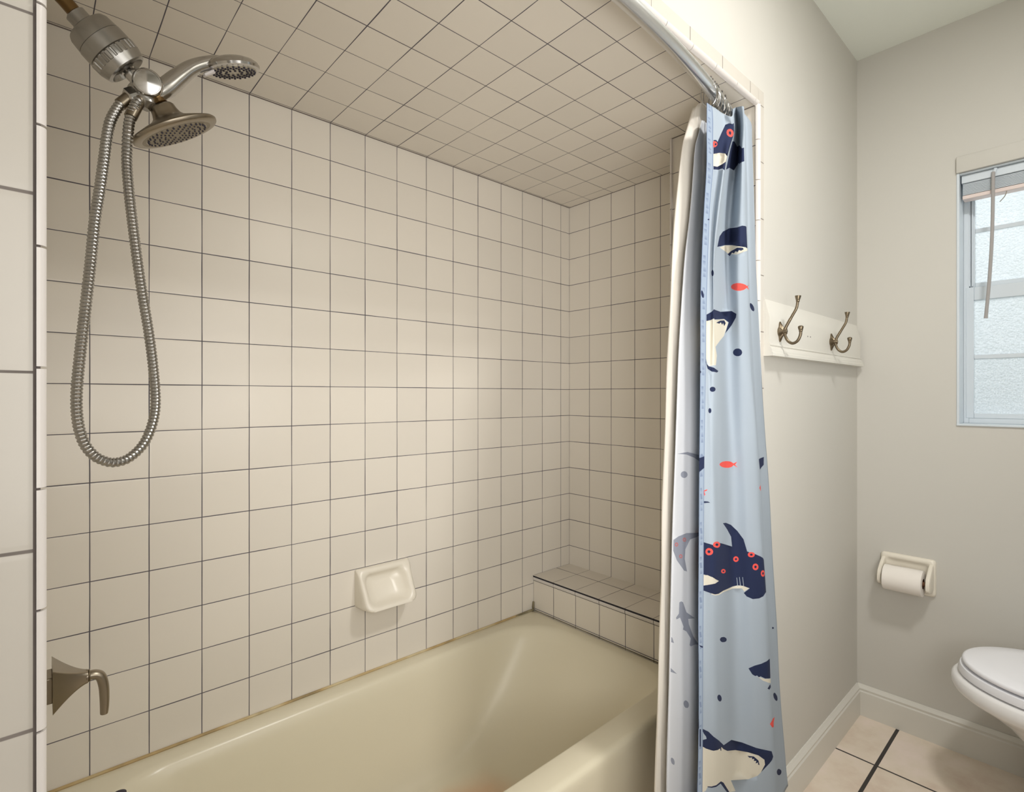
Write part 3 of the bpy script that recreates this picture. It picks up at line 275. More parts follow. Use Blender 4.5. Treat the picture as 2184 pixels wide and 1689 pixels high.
M['dark'] = plain('dark_rubber', srgb(34, 28, 44), .5, var=.2)
M['face'] = plain('spray_face_plastic', srgb(176, 170, 156), .35, .5, var=.12, scale=50)
M['rainface'] = plain('aged_spray_face', srgb(128, 118, 98), .45, .5, var=.2, scale=60)
M['lever'] = plain('white_lever_plastic', srgb(225, 220, 220), .4)
M['paper'] = plain('tissue_paper', srgb(236, 230, 222), .95, var=.02, scale=40, bump=.3)
M['core'] = plain('cardboard_core', srgb(110, 74, 50), .9, var=.2)
k = N('stone_floor_tile'); uv = k.n('ShaderNodeUVMap'); sp = k.n('ShaderNodeSeparateXYZ'); k.l(uv.outputs[0], sp.inputs[0]); ds = []
for ax, gw in ((0, .008), (1, .0125)):
    fr = k.math('FRACT', sp.outputs[ax]); ds.append(k.math('GREATER_THAN', k.math('MINIMUM', fr, k.math('SUBTRACT', 1.0, fr)), gw))
on = k.math('MULTIPLY', ds[0], ds[1])
st = k.ramp(k.noise(6, 5, rough=.6), [(.32, srgb(214, 194, 176)), (.5, srgb(228, 214, 196)), (.68, srgb(236, 220, 208))])
k.l(k.mix(on, srgb(52, 48, 46), st), k.p.inputs['Base Color']); k.p.inputs['Roughness'].default_value = .5; k.bump(on, .3, .002); M['floor'] = k.m
# cloth
def cloth_mat(name, col, rev=.25, weave=1):
    k = N(name); c = k.mix(k.noise(5, 3), tuple(x*.97 for x in col[:3])+(1,), tuple(min(1, x*1.03) for x in col[:3])+(1,))
    k.set(c, .85, spec=.2); k.bump(k.noise(900, 1), .12, .0003)
    tr = k.n('ShaderNodeBsdfTranslucent'); k.l(c, tr.inputs[0]); mx = k.n('ShaderNodeMixShader'); mx.inputs[0].default_value = rev
    k.l(k.p.outputs[0], mx.inputs[1]); k.l(tr.outputs[0], mx.inputs[2]); k.l(mx.outputs[0], k.out.inputs[0]); return k.m
M['cloth'] = cloth_mat('pale_blue_cloth', srgb(176, 187, 198)); M['navy'] = cloth_mat('navy_print', srgb(36, 44, 72), .05)
M['coral'] = cloth_mat('coral_print', srgb(226, 86, 78), .1); M['cream'] = cloth_mat('cream_print', srgb(226, 220, 204))
M['revprint'] = cloth_mat('print_seen_from_behind', srgb(150, 154, 166)); M['revcoral'] = cloth_mat('coral_seen_from_behind', srgb(190, 120, 120))
M['reverse'] = cloth_mat('cloth_reverse', srgb(214, 216, 220))
M['hem'] = cloth_mat('hem_cloth', srgb(150, 164, 182), .1)
M['stitch'] = cloth_mat('hem_stitching', srgb(118, 132, 156), .05)
M['liner'] = cloth_mat('cream_liner', srgb(240, 234, 224), .2)
# obscure glass
k = N('obscure_glass'); k.t.nodes.remove(k.p)
vn = k.n('ShaderNodeTexCoord'); vo = k.n('ShaderNodeTexVoronoi'); vo.inputs['Scale'].default_value = 160; k.l(vn.outputs['Object'], vo.inputs['Vector'])
b = k.n('ShaderNodeBump'); b.inputs['Strength'].default_value = .9; b.inputs['Distance'].default_value = .004; k.l(vo.outputs[0], b.inputs['Height'])
tl = k.n('ShaderNodeBsdfTranslucent'); tl.inputs[0].default_value = (.93, .94, .95, 1); k.l(b.outputs[0], tl.inputs['Normal'])
tp = k.n('ShaderNodeBsdfTransparent'); tp.inputs[0].default_value = (.93, .95, .95, 1)
gl = k.n('ShaderNodeBsdfGlossy'); gl.inputs['Roughness'].default_value = .2; k.l(b.outputs[0], gl.inputs['Normal'])
m1 = k.n('ShaderNodeMixShader'); m1.inputs[0].default_value = .3; k.l(tl.outputs[0], m1.inputs[1]); k.l(tp.outputs[0], m1.inputs[2])
m2 = k.n('ShaderNodeMixShader'); m2.inputs[0].default_value = .06; k.l(m1.outputs[0], m2.inputs[1]); k.l(gl.outputs[0], m2.inputs[2]); k.l(m2.outputs[0], k.out.inputs[0]); M['glass'] = k.m
M['leaf'] = plain('hedge_leaves', srgb(120, 150, 96), .6, var=.35, scale=12)
M['grass'] = plain('lawn', srgb(120, 140, 90), .9, var=.3, scale=8)
M['siding'] = plain('pale_siding', srgb(196, 204, 212), .7, var=.05)
# ------------------------------------------------------------------ room shell
NF, UJ, UL, UW, ZC, ZA, ZR, FL = 8.0, -1.98, -15.29, 6.12, 11.74, 7.235, -7.72, -11.1
uw = lambda u: u + 14.48      # joints of the tub wall
vz = lambda z: z + 6.765
# tub wall
bm = bmesh.new(); quad(bm, [(UL, 0, FL), (0, 0, FL), (0, 0, ZA), (UL, 0, ZA)], [(uw(UL), vz(FL)), (uw(0), vz(FL)), (uw(0), vz(ZA)), (uw(UL), vz(ZA))], 0)
box(bm, -24, 8, -1.2, -.01, FL, ZC+1, 1)
struct('wall_back', bm, [M['tile'], M['wallpaint']])
# end wall beside the ledge, the pier in front of it and its jamb
bm = bmesh.new()
quad(bm, [(0, 0, FL), (0, 5.6, FL), (0, 5.6, ZA), (0, 0, ZA)], [(0, vz(FL)), (5.6, vz(FL)), (5.6, vz(ZA)), (0, vz(ZA))])
box(bm, .01, 8, -.5, 5.61, FL, ZC+1, 1)
struct('wall_right', bm, [M['tile'], M['wallpaint']])
bm = bmesh.new()
quad(bm, [(0, 5.6, FL), (UJ, 5.6, FL), (UJ, 5.6, ZA), (0, 5.6, ZA)], [(0, vz(FL)), (1.98, vz(FL)), (1.98, vz(ZA)), (0, vz(ZA))])
quad(bm, [(UJ, 5.6, FL), (UJ, NF, FL), (UJ, NF, ZA), (UJ, 5.6, ZA)], [(.42, vz(FL)), (2.82, vz(FL)), (2.82, vz(ZA)), (.42, vz(ZA))])
box(bm, UJ+.01, 8, 5.61, NF, FL, ZC+1, 1)
struct('wall_right_front', bm, [M['tile'], M['wallpaint']])
# wing wall at the shower end
bm = bmesh.new()
quad(bm, [(UL, 0, FL), (UL, NF, FL), (UL, NF, ZA), (UL, 0, ZA)], [(0, vz(FL)), (8, vz(FL)), (8, vz(ZA)), (0, vz(ZA))])
box(bm, -24.2, UL-.01, -.5, NF, FL, ZC+1, 1)
struct('wall_left', bm, [M['tile'], M['wallpaint']])
# header over the tub: painted front, tiled underside
bm = bmesh.new()
quad(bm, [(UL, 0, ZA), (0, 0, ZA), (0, 5.6, ZA), (UL, 5.6, ZA)], [(uw(UL), -.07), (uw(0), -.07), (uw(0), 5.53), (uw(UL), 5.53)])
quad(bm, [(UL, 5.6, ZA), (UJ, 5.6, ZA), (UJ, NF, ZA), (UL, NF, ZA)], [(uw(UL), 5.53), (uw(UJ), 5.53), (uw(UJ), NF-.07), (uw(UL), NF-.07)])
box(bm, UL, UJ+.01, -.5, NF, ZA+.01, ZC+1, 1); box(bm, UJ-.01, .1, -.5, 5.6, ZA+.01, ZC+1, 1)
struct('wall_header', bm, [M['tile'], M['wallpaint']])
# rest of the room: behind and left of the camera
bm = bmesh.new(); box(bm, -25, 8, 18, 19, FL, ZC+1); struct('wall_front', bm, M['wallpaint'])
bm = bmesh.new(); box(bm, -25, -24, NF-.5, 18.5, FL, ZC+1); struct('wall_far_left', bm, M['wallpaint'])
bm = bmesh.new(); box(bm, -25, 8, 7.9, 19, ZC, ZC+.8); struct('ceiling', bm, M['ceilpaint'])
bm = bmesh.new(); fu = lambda u: (u-3.42)/3.9; fn = lambda n: (n-9.205)/3.9
quad(bm, [(-24, 0, FL), (8, 0, FL), (8, 19, FL), (-24, 19, FL)][::-1], [(fu(-24), fn(0)), (fu(8), fn(0)), (fu(8), fn(19)), (fu(-24), fn(19))][::-1])
box(bm, -24, 8, 0, 19, FL-1, FL-.02, 0)
struct('floor', bm, M['floor'])
# window wall with its opening
WN0, WN1, WZ0, WZ1 = 10.70, 15.2, -.94, 6.93
bm = bmesh.new()
for n0, n1, z0, z1 in ((NF, WN0, FL, ZC+1), (WN1, 18.5, FL, ZC+1), (WN0, WN1, FL, WZ0), (WN0, WN1, WZ1, ZC+1)): box(bm, UW, UW+1.3, n0, n1, z0, z1)
struct('wall_window_side', bm, M['wallpaint'])
# 6-inch band around the opening and its bullnose edge
bd = 1.415
bm = bmesh.new()
quad(bm, [(UJ+.02, NF+.012, FL), (-1.66, NF+.012, FL), (-1.66, NF+.012, ZA+.4), (UJ+.02, NF+.012, ZA+.4)], [(.0, (FL-.186)/bd), (.5, (FL-.186)/bd), (.5, (ZA+.4-.186)/bd), (0, (ZA+.4-.186)/bd)])
struct('trim_1', bm, M['band'], label='narrow tile band beside the opening, right')
bm = bmesh.new()
quad(bm, [(UL, NF+.011, ZA+.03), (UJ+.02, NF+.011, ZA+.03), (UJ+.02, NF+.011, ZA+.4), (UL, NF+.011, ZA+.4)], [((UL+2.44)/bd, .02), ((UJ+2.44)/bd, .02), ((UJ+2.44)/bd, .5), ((UL+2.44)/bd, .5)])
struct('trim_2', bm, M['band'], label='narrow tile band above the opening')
bm = bmesh.new()
quad(bm, [(-15.78, NF+.012, FL), (-15.325, NF+.012, FL), (-15.325, NF+.012, ZA+.4), (-15.78, NF+.012, ZA+.4)], [(.02, (FL-.186)/bd), (.5, (FL-.186)/bd), (.5, (ZA+.4-.186)/bd), (.02, (ZA+.4-.186)/bd)])
quad(bm, [(-15.33, NF+.014, FL), (-15.312, NF+.014, FL), (-15.312, NF+.014, ZA+.4), (-15.33, NF+.014, ZA+.4)], [(0, 0)]*4, 1)
struct('trim_3', bm, [M['band'], M['grout']], label='tall tile band on the wall end, left')
def nose(bm, a, b, out, side, r, gap):
    """one bullnose piece: quarter-round strip from a to b"""
    d = (b-a).normalized(); a = a + d*gap; b = b - d*gap
    prof = [Vector((0, 0))] + [Vector((math.cos(t)*r, math.sin(t)*r)) for t in [math.pi/2*k/6 for k in range(7)]]
    extrude_profile(bm, [(p.x, p.y) for p in prof], lambda p: a + side*p[0] + out*p[1], lambda p: b + side*p[0] + out*p[1])
def nose_run(name, p0, p1, count, out, side, r, first=0.0, label=None):
    bm = bmesh.new(); L = (p1-p0); step = L.normalized()*T; pos = first
    cuts = [0.0]
    q = first if first > 0 else 1.0
    while q*T < L.length-1e-4: cuts.append(q); q += 1.0
    cuts.append(L.length/T)
    for x, y in zip(cuts, cuts[1:]):
        nose(bm, p0+step*x, p0+step*y, out, side, r, .0009)
    return struct(name, fix(bm), M['nose'], True, label)
Z3 = Vector((0, 0, 1)); UX = Vector((1, 0, 0)); NY = Vector((0, -1, 0))
fz = (ZA - FL) % 1.0
zfirst = ((-2.666 - FL) % .9626)
# left jamb edge (its pieces are a little shorter than the wall tile)
bm = bmesh.new(); z = FL; zs = [FL]; q = FL + zfirst
while q < ZA: zs.append(q); q += .9626
zs.append(ZA)
for a, b in zip(zs, zs[1:]): nose(bm, W(UL-.02, NF-.02, a), W(UL-.02, NF-.02, b), NY, UX, .062*T, .0011)
box(bm, UL-.02, UL+.005, NF-.03, NF+.012, FL, ZA, 1)
struct('trim_4', fix(bm), [M['nose'], M['grout']], True, 'bullnose tile edge of the opening, left jamb')
nose_run('trim_5', W(UJ+.03, NF-.03, FL), W(UJ+.03, NF-.03, ZA), 0, NY, -UX, .09*T, (6.348-FL) % 1.0, 'bullnose tile edge of the opening, right jamb')
nose_run('trim_6', W(UL, NF-.05, ZA+.06), W(UJ, NF-.05, ZA+.06), 0, NY, -Z3, .10*T, (-2.44+0-UL) % bd, 'bullnose tile edge of the opening, along the top')
nose_run('trim_7', W(UJ+.03, 5.6+.04, ZR), W(UJ+.03, 5.6+.04, ZA), 0, -UX, -NY, .09*T, (6.235-ZR) % 1.0, 'bullnose tile edge where the end wall meets the pier')
# dark joints where the ceiling meets the walls
def strip(bm, pts, r, mi=0): tube(bm, [W(*p) for p in pts], r*T, 6, mi=mi)
bm = bmesh.new(); strip(bm, [(UL, .004, ZA), (0, .004, ZA)], .017); strip(bm, [(-.004, 0, ZA), (-.004, 5.6, ZA)], .014); strip(bm, [(UJ-.003, 5.6, ZA), (UJ-.003, NF, ZA)], .018)
struct('trim_8', bm, M['grout'], True, 'dark joint around the tiled ceiling')
# stained bead of caulk on the tub rim
bm = bmesh.new(); tube(bm, [W(-15.2+i*.2, .02, ZR+.015) for i in range(67)], .034*T, 8); struct('trim_9', bm, M['caulk'], True, 'stained caulk line along the tub')
bm = bmesh.new(); tube(bm, [W(UJ+.02, .03, ZR+.3), W(UJ-.0, .035, ZR+.1), W(UJ-.02, .05, ZR+.02), W(UJ-.4, .03, ZR+.02), W(UJ-1.6, .02, ZR+.02)], [.004, .0048, .005, .004, .001], 8)
tube(bm, [W(UJ+.04, .0, ZR+.005), W(UJ+.04, 6.4, ZR+.005)], .013*T, 8); struct('trim_10', bm, M['mildew'], True, 'dark caulk in the tub corner')
# baseboards
bp = [(0, FL), (.13, FL), (.13, FL+.82), (.10, FL+.86), (.11, FL+.93), (.06, FL+1.0), (.03, FL+1.05), (0, FL+1.05)]
bm = bmesh.new(); extrude_profile(bm, bp, lambda p: W(-1.64, NF+p[0], p[1]), lambda p: W(UW, NF+p[0], p[1])); struct('baseboard_back', fix(bm), M['white'])
bm = bmesh.new(); extrude_profile(bm, bp, lambda p: W(UW-p[0], NF+.0, p[1]), lambda p: W(UW-p[0], 18, p[1])); struct('baseboard_right', fix(bm), M['white'])

# ------------------------------------------------------------------ window
UG = 6.95
win = bpy.data.objects.new('window_1', None); C.objects.link(win); win.location = W(UG, (WN0+WN1)/2, WZ0); win['kind'] = 'structure'; ORG[win] = win.location.copy()
bm = bmesh.new()      # painted returns and sill of the recess, and the outer vinyl frame
box(bm, UW-.03, UG+.35, WN0-.0, WN0+.07, WZ0, WZ1); box(bm, UW-.03, UG+.35, WN1-.07, WN1, WZ0, WZ1); box(bm, UW-.05, UG+.35, WN0, WN1, WZ0, WZ0+.06); box(bm, UW, UG+.35, WN0, WN1, WZ1-.05, WZ1)
bevel(obj('jamb_lining', fix(bm), M['vinyl'], win), .0015, 2)
bm = bmesh.new()
box(bm, UG-.06, UG+.3, WN0+.07, WN0+.20, WZ0+.06, WZ1-.05); box(bm, UG-.06, UG+.3, WN1-.20, WN1-.07, WZ0+.06, WZ1-.05)
box(bm, UG-.06, UG+.3, WN0+.2, WN1-.2, WZ0+.06, WZ0+.22); box(bm, UG-.06, UG+.3, WN0+.2, WN1-.2, WZ1-.3, WZ1-.05)
bevel(obj('outer_frame', fix(bm), M['vinyl'], win), .0012, 2)
def sash(name, u, z0, z1, n0, st, br, tr, munt, glz):
    bm = bmesh.new(); n1 = WN1-.2
    box(bm, u-.07, u+.07, n0, n0+st, z0, z1); box(bm, u-.07, u+.07, n1-st, n1, z0, z1)
    box(bm, u-.07, u+.07, n0+st, n1-st, z0, z0+br); box(bm, u-.07, u+.07, n0+st, n1-st, z1-tr, z1)
    s = bevel(obj(name, fix(bm), M['vinyl'], win), .0018, 2)
    bm = bmesh.new(); box(bm, u-.035, u+.035, n0+st, n1-st, munt-.065, munt+.065); bevel(obj('muntin', fix(bm), M['vinyl'], s), .001, 2)
    bm = bmesh.new(); box(bm, u-.012, u+.012, n0+st-.02, n1-st+.02, z0+br-.02, z1-tr+.02); obj('glass_pane', fix(bm), M['glass'], s, False)
    return s
sash('lower_sash', UG-.0, WZ0+.22, 3.45, WN0+.12, .20, .16, .42, 1.23, 0)
sash('upper_sash', UG+.16, 3.30, WZ1-.2, WN0+.2, .13, .30, .3, 5.27, 0)
bm = bmesh.new(); box(bm, UG+.0, UG+.09, WN0+.26, WN0+.29, 3.5, WZ1-.3); box(bm, UG+.0, UG+.09, WN0+.20, WN0+.23, 3.5, WZ1-.3); obj('balance_track', fix(bm), M['vinyl'], win)
# painted header board above the recess
bm = bmesh.new(); box(bm, UW-.10, UW+.2, WN0+.0, WN1, WZ1+.0, WZ1+.50); o = bevel(struct('trim_11', fix(bm), M['wallpaint'], label='painted board across the window top'), .002, 2)
bl = thing('window_blind', W(UW+.4, 13, WZ1-.05), 'raised white mini blind bunched at the top of the window', 'window blind')
bm = bmesh.new(); box(bm, UW+.12, UW+.55, WN0+.1, WN1-.1, WZ1-.30, WZ1-.06); bevel(obj('head_rail', fix(bm), M['vinyl'], bl), .0015, 2)
bm = bmesh.new()
for k in range(14): box(bm, UW+.16+.004*(k % 2), UW+.5, WN0+.13, WN1-.13, WZ1-.66+.025*k, WZ1-.66+.025*k+.014)
obj('slat_stack', fix(bm), M['vinyl'], bl, False)
bm = bmesh.new(); box(bm, UW+.14, UW+.52, WN0+.12, WN1-.12, WZ1-.80, WZ1-.68); bevel(obj('bottom_rail', fix(bm), plain('aged_blind_rail', srgb(222, 206, 200), .5), bl), .002, 2)
bm = bmesh.new(); tube(bm, spline([W(UW+.05, 11.55, 6.75), W(UW+.02, 11.53, 5.0), W(UW+.02, 11.47, 3.6), W(UW+.05, 11.38, 2.35)], 8), [.0050]*24+[.0056], 10); obj('tilt_wand', bm, M['rod'] if 0 else plain('clouded_wand', srgb(164, 160, 158), .3), bl)
bm = bmesh.new(); tube(bm, [W(UW+.1, 11.60, 6.86), W(UW+.06, 11.56, 6.72)], .005, 8); obj('wand_clip', bm, M['vinyl'], bl)
bm = bmesh.new(); tube(bm, spline([W(UW+.2, 11.85, 6.2), W(UW+.18, 11.8, 6.0), W(UW+.2, 11.68, 5.85)], 6), .0012, 6); obj('lift_cord', bm, M['nickel'], bl)

# ------------------------------------------------------------------ outside the window
bm = bmesh.new(); quad(bm, [(8, -40, FL-4), (90, -40, FL-4), (90, 70, FL-4), (8, 70, FL-4)][::-1]); struct('ground', bm, M['grass'])
bm = bmesh.new(); box(bm, 42, 44, -30, 60, FL-4, 3.0)
o = obj('neighbour_wall', fix(bm), M['siding'], None, False); tag(o, 'pale blue-grey wall seen dimly through the lower window glass', 'wall', kind='structure')
bm = bmesh.new(); bmesh.ops.create_icosphere(bm, subdivisions=5, radius=1)
from mathutils import noise as mn
for v in bm.verts:
    d = v.co.normalized(); q = 1 + .22*mn.noise(d*2.5) + .12*mn.noise(d*9) + .06*mn.noise(d*24)
    v.co = Vector((d.x*1.3*q, d.y*2.2*q, d.z*1.6*q)) + W(58, 30, 14)
tr = thing('garden_tree', W(58, 30, FL-4), 'pale green tree blurred behind the upper window glass', 'tree')
obj('foliage', bm, M['leaf'], tr)
bm = bmesh.new(); tube(bm, [W(58, 30, FL-4), W(58.3, 30.2, 0), W(58, 30, 12)], [.18, .14, .1], 12); obj('trunk', bm, plain('bark', srgb(96, 80, 64), .9, var=.2), tr)
# ------------------------------------------------------------------ tiled ledge at the end of the tub
ZS = -6.48
lg = thing('tiled_ledge', W(-1, 2.8, FL), 'low tiled ledge with a dark joint at the foot end of the tub', 'ledge')
bm = bmesh.new(); S0 = -1.93
quad(bm, [(S0, 0, FL), (S0, 5.6, FL), (S0, 5.6, -6.66), (S0, 0, -6.66)], [(0, FL+7.66), (5.6, FL+7.66), (5.6, 1.0), (0, 1.0)])
box(bm, S0+.01, -.01, .005, 5.595, FL, ZS-.02, 0)
obj('face_tiles', bm, M['tile'], lg, False)
bm = bmesh.new(); quad(bm, [(S0-.02, 0, ZS), (0, 0, ZS), (0, 5.6, ZS), (S0-.02, 5.6, ZS)], [(.05, 0), (1.98+.0, 0), (1.98, 5.6), (.05, 5.6)])
for q in (0,):
    l = bm.loops.layers.uv.verify()
    for f in bm.faces:
        for lp in f.loops: lp[l].uv.x = (lp.vert.co.x/T + .72) * .52 + 1
obj('top_tiles', bm, M['tile'], lg, False)
bm = bmesh.new()
for i in range(6):
    a, b = i+.012, min(i+1, 5.6)-.012
    pr = [(S0+.02, -6.655), (S0-.015, -6.65), (S0-.03, -6.62), (S0-.03, -6.56), (S0-.012, -6.535), (S0+.02, -6.53)]
    extrude_profile(bm, pr, lambda p: W(p[0], a, p[1]), lambda p: W(p[0], b, p[1]))
obj('edge_strip', fix(bm), M['nose'], lg)
bm = bmesh.new(); box(bm, S0-.006, S0+.05, .01, 5.59, -6.67, -6.5); box(bm, S0-.026, S0+.05, .01, 5.59, -6.538, ZS-.006); obj('dark_joint', fix(bm), M['blackgrout'], lg, False)
bm = bmesh.new()
for i in range(6):
    a, b = i+.01, min(i+1, 5.6)-.01
    pr = [(S0+.1, ZS-.012), (S0-.016, ZS-.012), (S0-.022, ZS-.005), (S0-.014, ZS+.002), (S0+.1, ZS+.002)]
    extrude_profile(bm, pr, lambda p: W(p[0], a, p[1]), lambda p: W(p[0], b, p[1]))
obj('top_edge', fix(bm), M['tileplain'], lg)

# ------------------------------------------------------------------ bathtub
tb = thing('bathtub', W(-8.6, 3.3, FL), 'cream enamelled alcove bathtub below the tiled walls', 'bathtub')
def rrect(u0, u1, n0, n1, r, z, m=12, rf=None):
    """rounded rectangle; r = (foot-back, foot-front, head-front, head-back) radii"""
    if not isinstance(r, (tuple, list)): r = (r,)*4
    out = []
    for (cu, cn, a0, rr) in ((u1-r[0], n0+r[0], -90, r[0]), (u1-r[1], n1-r[1], 0, r[1]), (u0+r[2], n1-r[2], 90, r[2]), (u0+r[3], n0+r[3], 180, r[3])):
        for k in range(m+1):
            t = math.radians(a0 + 90*k/m); out.append(W(cu+rr*math.cos(t), cn+rr*math.sin(t), z))
    return out
U0, U1, A0, A1 = -15.24, S0-.035, .02, 6.57
L = []
L.append(rrect(U0, U1, A0, A1-.06, .05, FL)); L.append(rrect(U0, U1, A0, A1-.02, .05, -8.3)); L.append(rrect(U0, U1, A0, A1, .05, -7.98))
L.append(rrect(U0, U1, A0, A1, .06, -7.84)); L.append(rrect(U0, U1, A0, A1-.02, .07, -7.78)); L.append(rrect(U0+.02, U1-.02, A0+.01, A1-.07, .08, ZR-.012))
L.append(rrect(U0+.1, U1-.06, A0+.06, A1-.15, (.5, .15, .3, .3), ZR))
iu0, iu1, in0, in1 = -14.5, U1-.42, .52, 5.86
R1 = (1.6, 1.1, 1.3, 1.3)
L.append(rrect(iu0-.10, iu1+.10, in0-.10, in1+.05, R1, ZR-.004)); L.append(rrect(iu0-.04, iu1+.02, in0-.03, in1+.0, R1, ZR-.03)); L.append(rrect(iu0+.03, iu1-.08, in0+.04, in1-.04, R1, ZR-.11))
for fz_, su0, su1, sn, rr in ((.35, .10, .30, .10, 1.5), (.9, .18, .75, .20, 1.45), (1.6, .28, 1.35, .32, 1.4), (2.2, .42, 1.95, .46, 1.35), (2.65, .62, 2.6, .66, 1.3), (2.9, .95, 3.3, .95, 1.2), (3.02, 1.5, 4.2, 1.35, 1.0), (3.06, 3.4, 6.0, 2.0, .6)):
    L.append(rrect(iu0+su0, iu1-su1, in0+sn, in1-sn*.8, rr, ZR-fz_))
bm = bmesh.new(); loft(bm, L, True, True); fix(bm)
obj('tub_body', bm, M['tub'], tb, True, angle=60)
bm = bmesh.new(); lathe(bm, W(-13.2, 3.5, ZR-3.055), Vector((0, 0, 1)), [(0, .033), (.003, .032), (.004, .012), (.002, .01), (.002, 0)], 32); obj('drain', fix(bm), M['chrome'], tb)
# ------------------------------------------------------------------ tub spout and valve
ts = thing('tub_spout', W(UL, 3.9, -6.1), 'short chrome tub spout whose tip shows at the bottom left corner', 'faucet')
bm = bmesh.new(); tube(bm, spline([W(UL+.02, 3.9, -6.45), W(-14.9, 3.9, -6.45), W(-14.55, 3.9, -6.48), W(-14.33, 3.9, -6.59), W(-14.24, 3.9, -6.80)], 6), [.034]*8+[.033, .032, .031, .030, .030, .029, .028, .027, .027, .026, .025, .024, .024, .023, .022, .022, .022], 24)
obj('spout_body', fix(bm), M['nickel'], ts)
bm = bmesh.new(); lathe(bm, W(-14.38, 3.9, -6.10), Z3, [(-.03, .006), (.012, .006), (.016, .010), (.020, .010), (.022, .006)], 20); obj('diverter_pull', fix(bm), M['dark'], ts)
hv = thing('shower_valve_handle', W(UL, 3.8, -4.07), 'brushed nickel valve handle with a flared base and drooping lever', 'faucet handle')
bm = bmesh.new(); box(bm, UL, -15.12, 3.8-.18, 3.8+.18, -4.26, -3.90); bevel(obj('escutcheon', fix(bm), M['nickel'], hv), .002, 2)
bm = bmesh.new(); Ls = []
for t in [i/14 for i in range(15)]:
    h = .30*(1-t)**1.45*1.0 + .085*(1-(1-t)**1.45); u = -15.13 + .39*t; zc = -4.07 - .01*t
    r_ = h*(.04 + .55*t*t)
    lp = []
    for (cz, cn, a0) in ((h-r_, h-r_, 0), (-(h-r_), h-r_, 90), (-(h-r_), -(h-r_), 180), (h-r_, -(h-r_), 270)):
        for q in range(6):
            an = math.radians(a0+90*q/5); lp.append(W(u, 3.8+cn+r_*math.sin(an), zc+cz+r_*math.cos(an)))
    Ls.append(lp)
loft(bm, Ls); obj('flared_base', fix(bm), M['nickel'], hv, angle=50)
bm = bmesh.new(); lathe(bm, W(-14.765, 3.8, -4.08), UX, [(0, .0092), (.001, .0102), (.003, .0102), (.004, .009), (.0048, .0102), (.006, .0095)], 24); obj('neck_ring', fix(bm), M['nickel'], hv)
bm = bmesh.new(); pts = spline([W(-14.74, 3.8, -4.08), W(-14.66, 3.8, -4.085), W(-14.59, 3.8, -4.14), W(-14.555, 3.8, -4.28), W(-14.545, 3.8, -4.45), W(-14.545, 3.8, -4.60), W(-14.55, 3.8, -4.70)], 5)
tube(bm, pts, [.0085-.0025*(i/len(pts))**3 for i in range(len(pts))], 20, flat=.85); obj('lever', fix(bm), M['nickel'], hv)

# ------------------------------------------------------------------ shower assembly (one connected fitting; hand shower and hose are lifted off it)
NS = 3.8
P2 = lambda u, z, n=NS: W(u, n, z)
ax = (P2(-14.25, 4.87) - P2(-14.82, 5.39)).normalized()
sh = thing('shower_filter_fitting', P2(UL, 5.8), 'chrome shower arm fitting with a barrel filter and two-way diverter', 'shower fitting')
bm = bmesh.new(); tube(bm, spline([P2(UL, 5.72), P2(-15.15, 5.72), P2(-15.02, 5.64), P2(-14.88, 5.50)], 6), .0108, 20); obj('shower_arm', fix(bm), M['brass'], sh, label='brass-coloured bare arm')
bm = bmesh.new(); lathe(bm, P2(UL, 5.72), UX, [(0, .03), (.004, .03), (.010, .022), (.012, .012)], 32); obj('wall_flange', fix(bm), M['chromedull'], sh)
o0 = P2(-14.895, 5.50)
bm = bmesh.new(); lathe(bm, o0, ax, [(0, .0125), (.002, .0155), (.012, .0155), (.016, .0165), (.022, .0165)], 32); obj('arm_collar', fix(bm), M['chromedull'], sh)
Lf = (P2(-14.21, 4.87) - o0).length
bm = bmesh.new(); lathe(bm, o0, ax, [(.018, .012), (.019, .024), (.022, .0315), (.027, .0345), (.043, .0365), (.0435, .0358), (.0445, .0358), (.045, .0372), (.064, .0378), (.065, .0366)], 64)
obj('filter_upper_shell', fix(bm), M['chromedull'], sh)
bm = bmesh.new(); rb = lambda t, h: 1.0 + (.022*(1 if math.sin(t*26) > 0 else -1) if .0665 < h < .0795 else 0)
lathe(bm, o0, ax, [(.065, .0355), (.066, .0385), (.067, .0378), (.079, .0372), (.080, .0378), (.092, .0335), (.094, .030), (.0942, .029), (.086, .026), (.084, .010)], 208, wob=rb)
obj('filter_ribbed_cap', fix(bm), M['chromedull'], sh, angle=25)
bm = bmesh.new(); lathe(bm, o0, ax, [(.083, .012), (.086, .0125), (.094, .0125), (.096, .0105), (.112, .0105), (.113, .0125), (.122, .0125)], 28); obj('swivel_neck', fix(bm), M['chrome'], sh)
kc = P2(-14.03, 4.755, 3.95); kd = Vector((-.20, -.92, -.20)).normalized()
bm = bmesh.new(); lathe(bm, kc, kd, [(-.030, .010), (-.028, .0185), (-.016, .0205), (.004, .0222), (.008, .0215), (.0105, .0196), (.0108, .0186), (.0098, .0180), (.0120, .010), (.0124, 0)], 48); obj('diverter_knob', fix(bm), M['chrome'], sh)
bm = bmesh.new(); tube(bm, [P2(-14.18, 4.78), P2(-14.06, 4.66), P2(-14.03, 4.5), P2(-14.05, 4.42)], [.014, .017, .016, .007], 24); tube(bm, [P2(-14.05, 4.62), P2(-14.21, 4.56)], .012, 20); obj('diverter_body', fix(bm), M['chromedull'], sh)
bm = bmesh.new(); lathe(bm, P2(-14.16, 4.585), (P2(-14.27, 4.50)-P2(-14.16, 4.585)), [(0, .0125), (.002, .0150), (.013, .0150), (.015, .0125)], 6, cap=True); obj('hose_nut', fix(bm), M['chrome'], sh, angle=20)
bm = bmesh.new(); tube(bm, [P2(-13.93, 4.74), P2(-13.84, 4.83)], [.0155, .0135], 24); obj('handset_cradle', fix(bm), M['chrome'], sh)
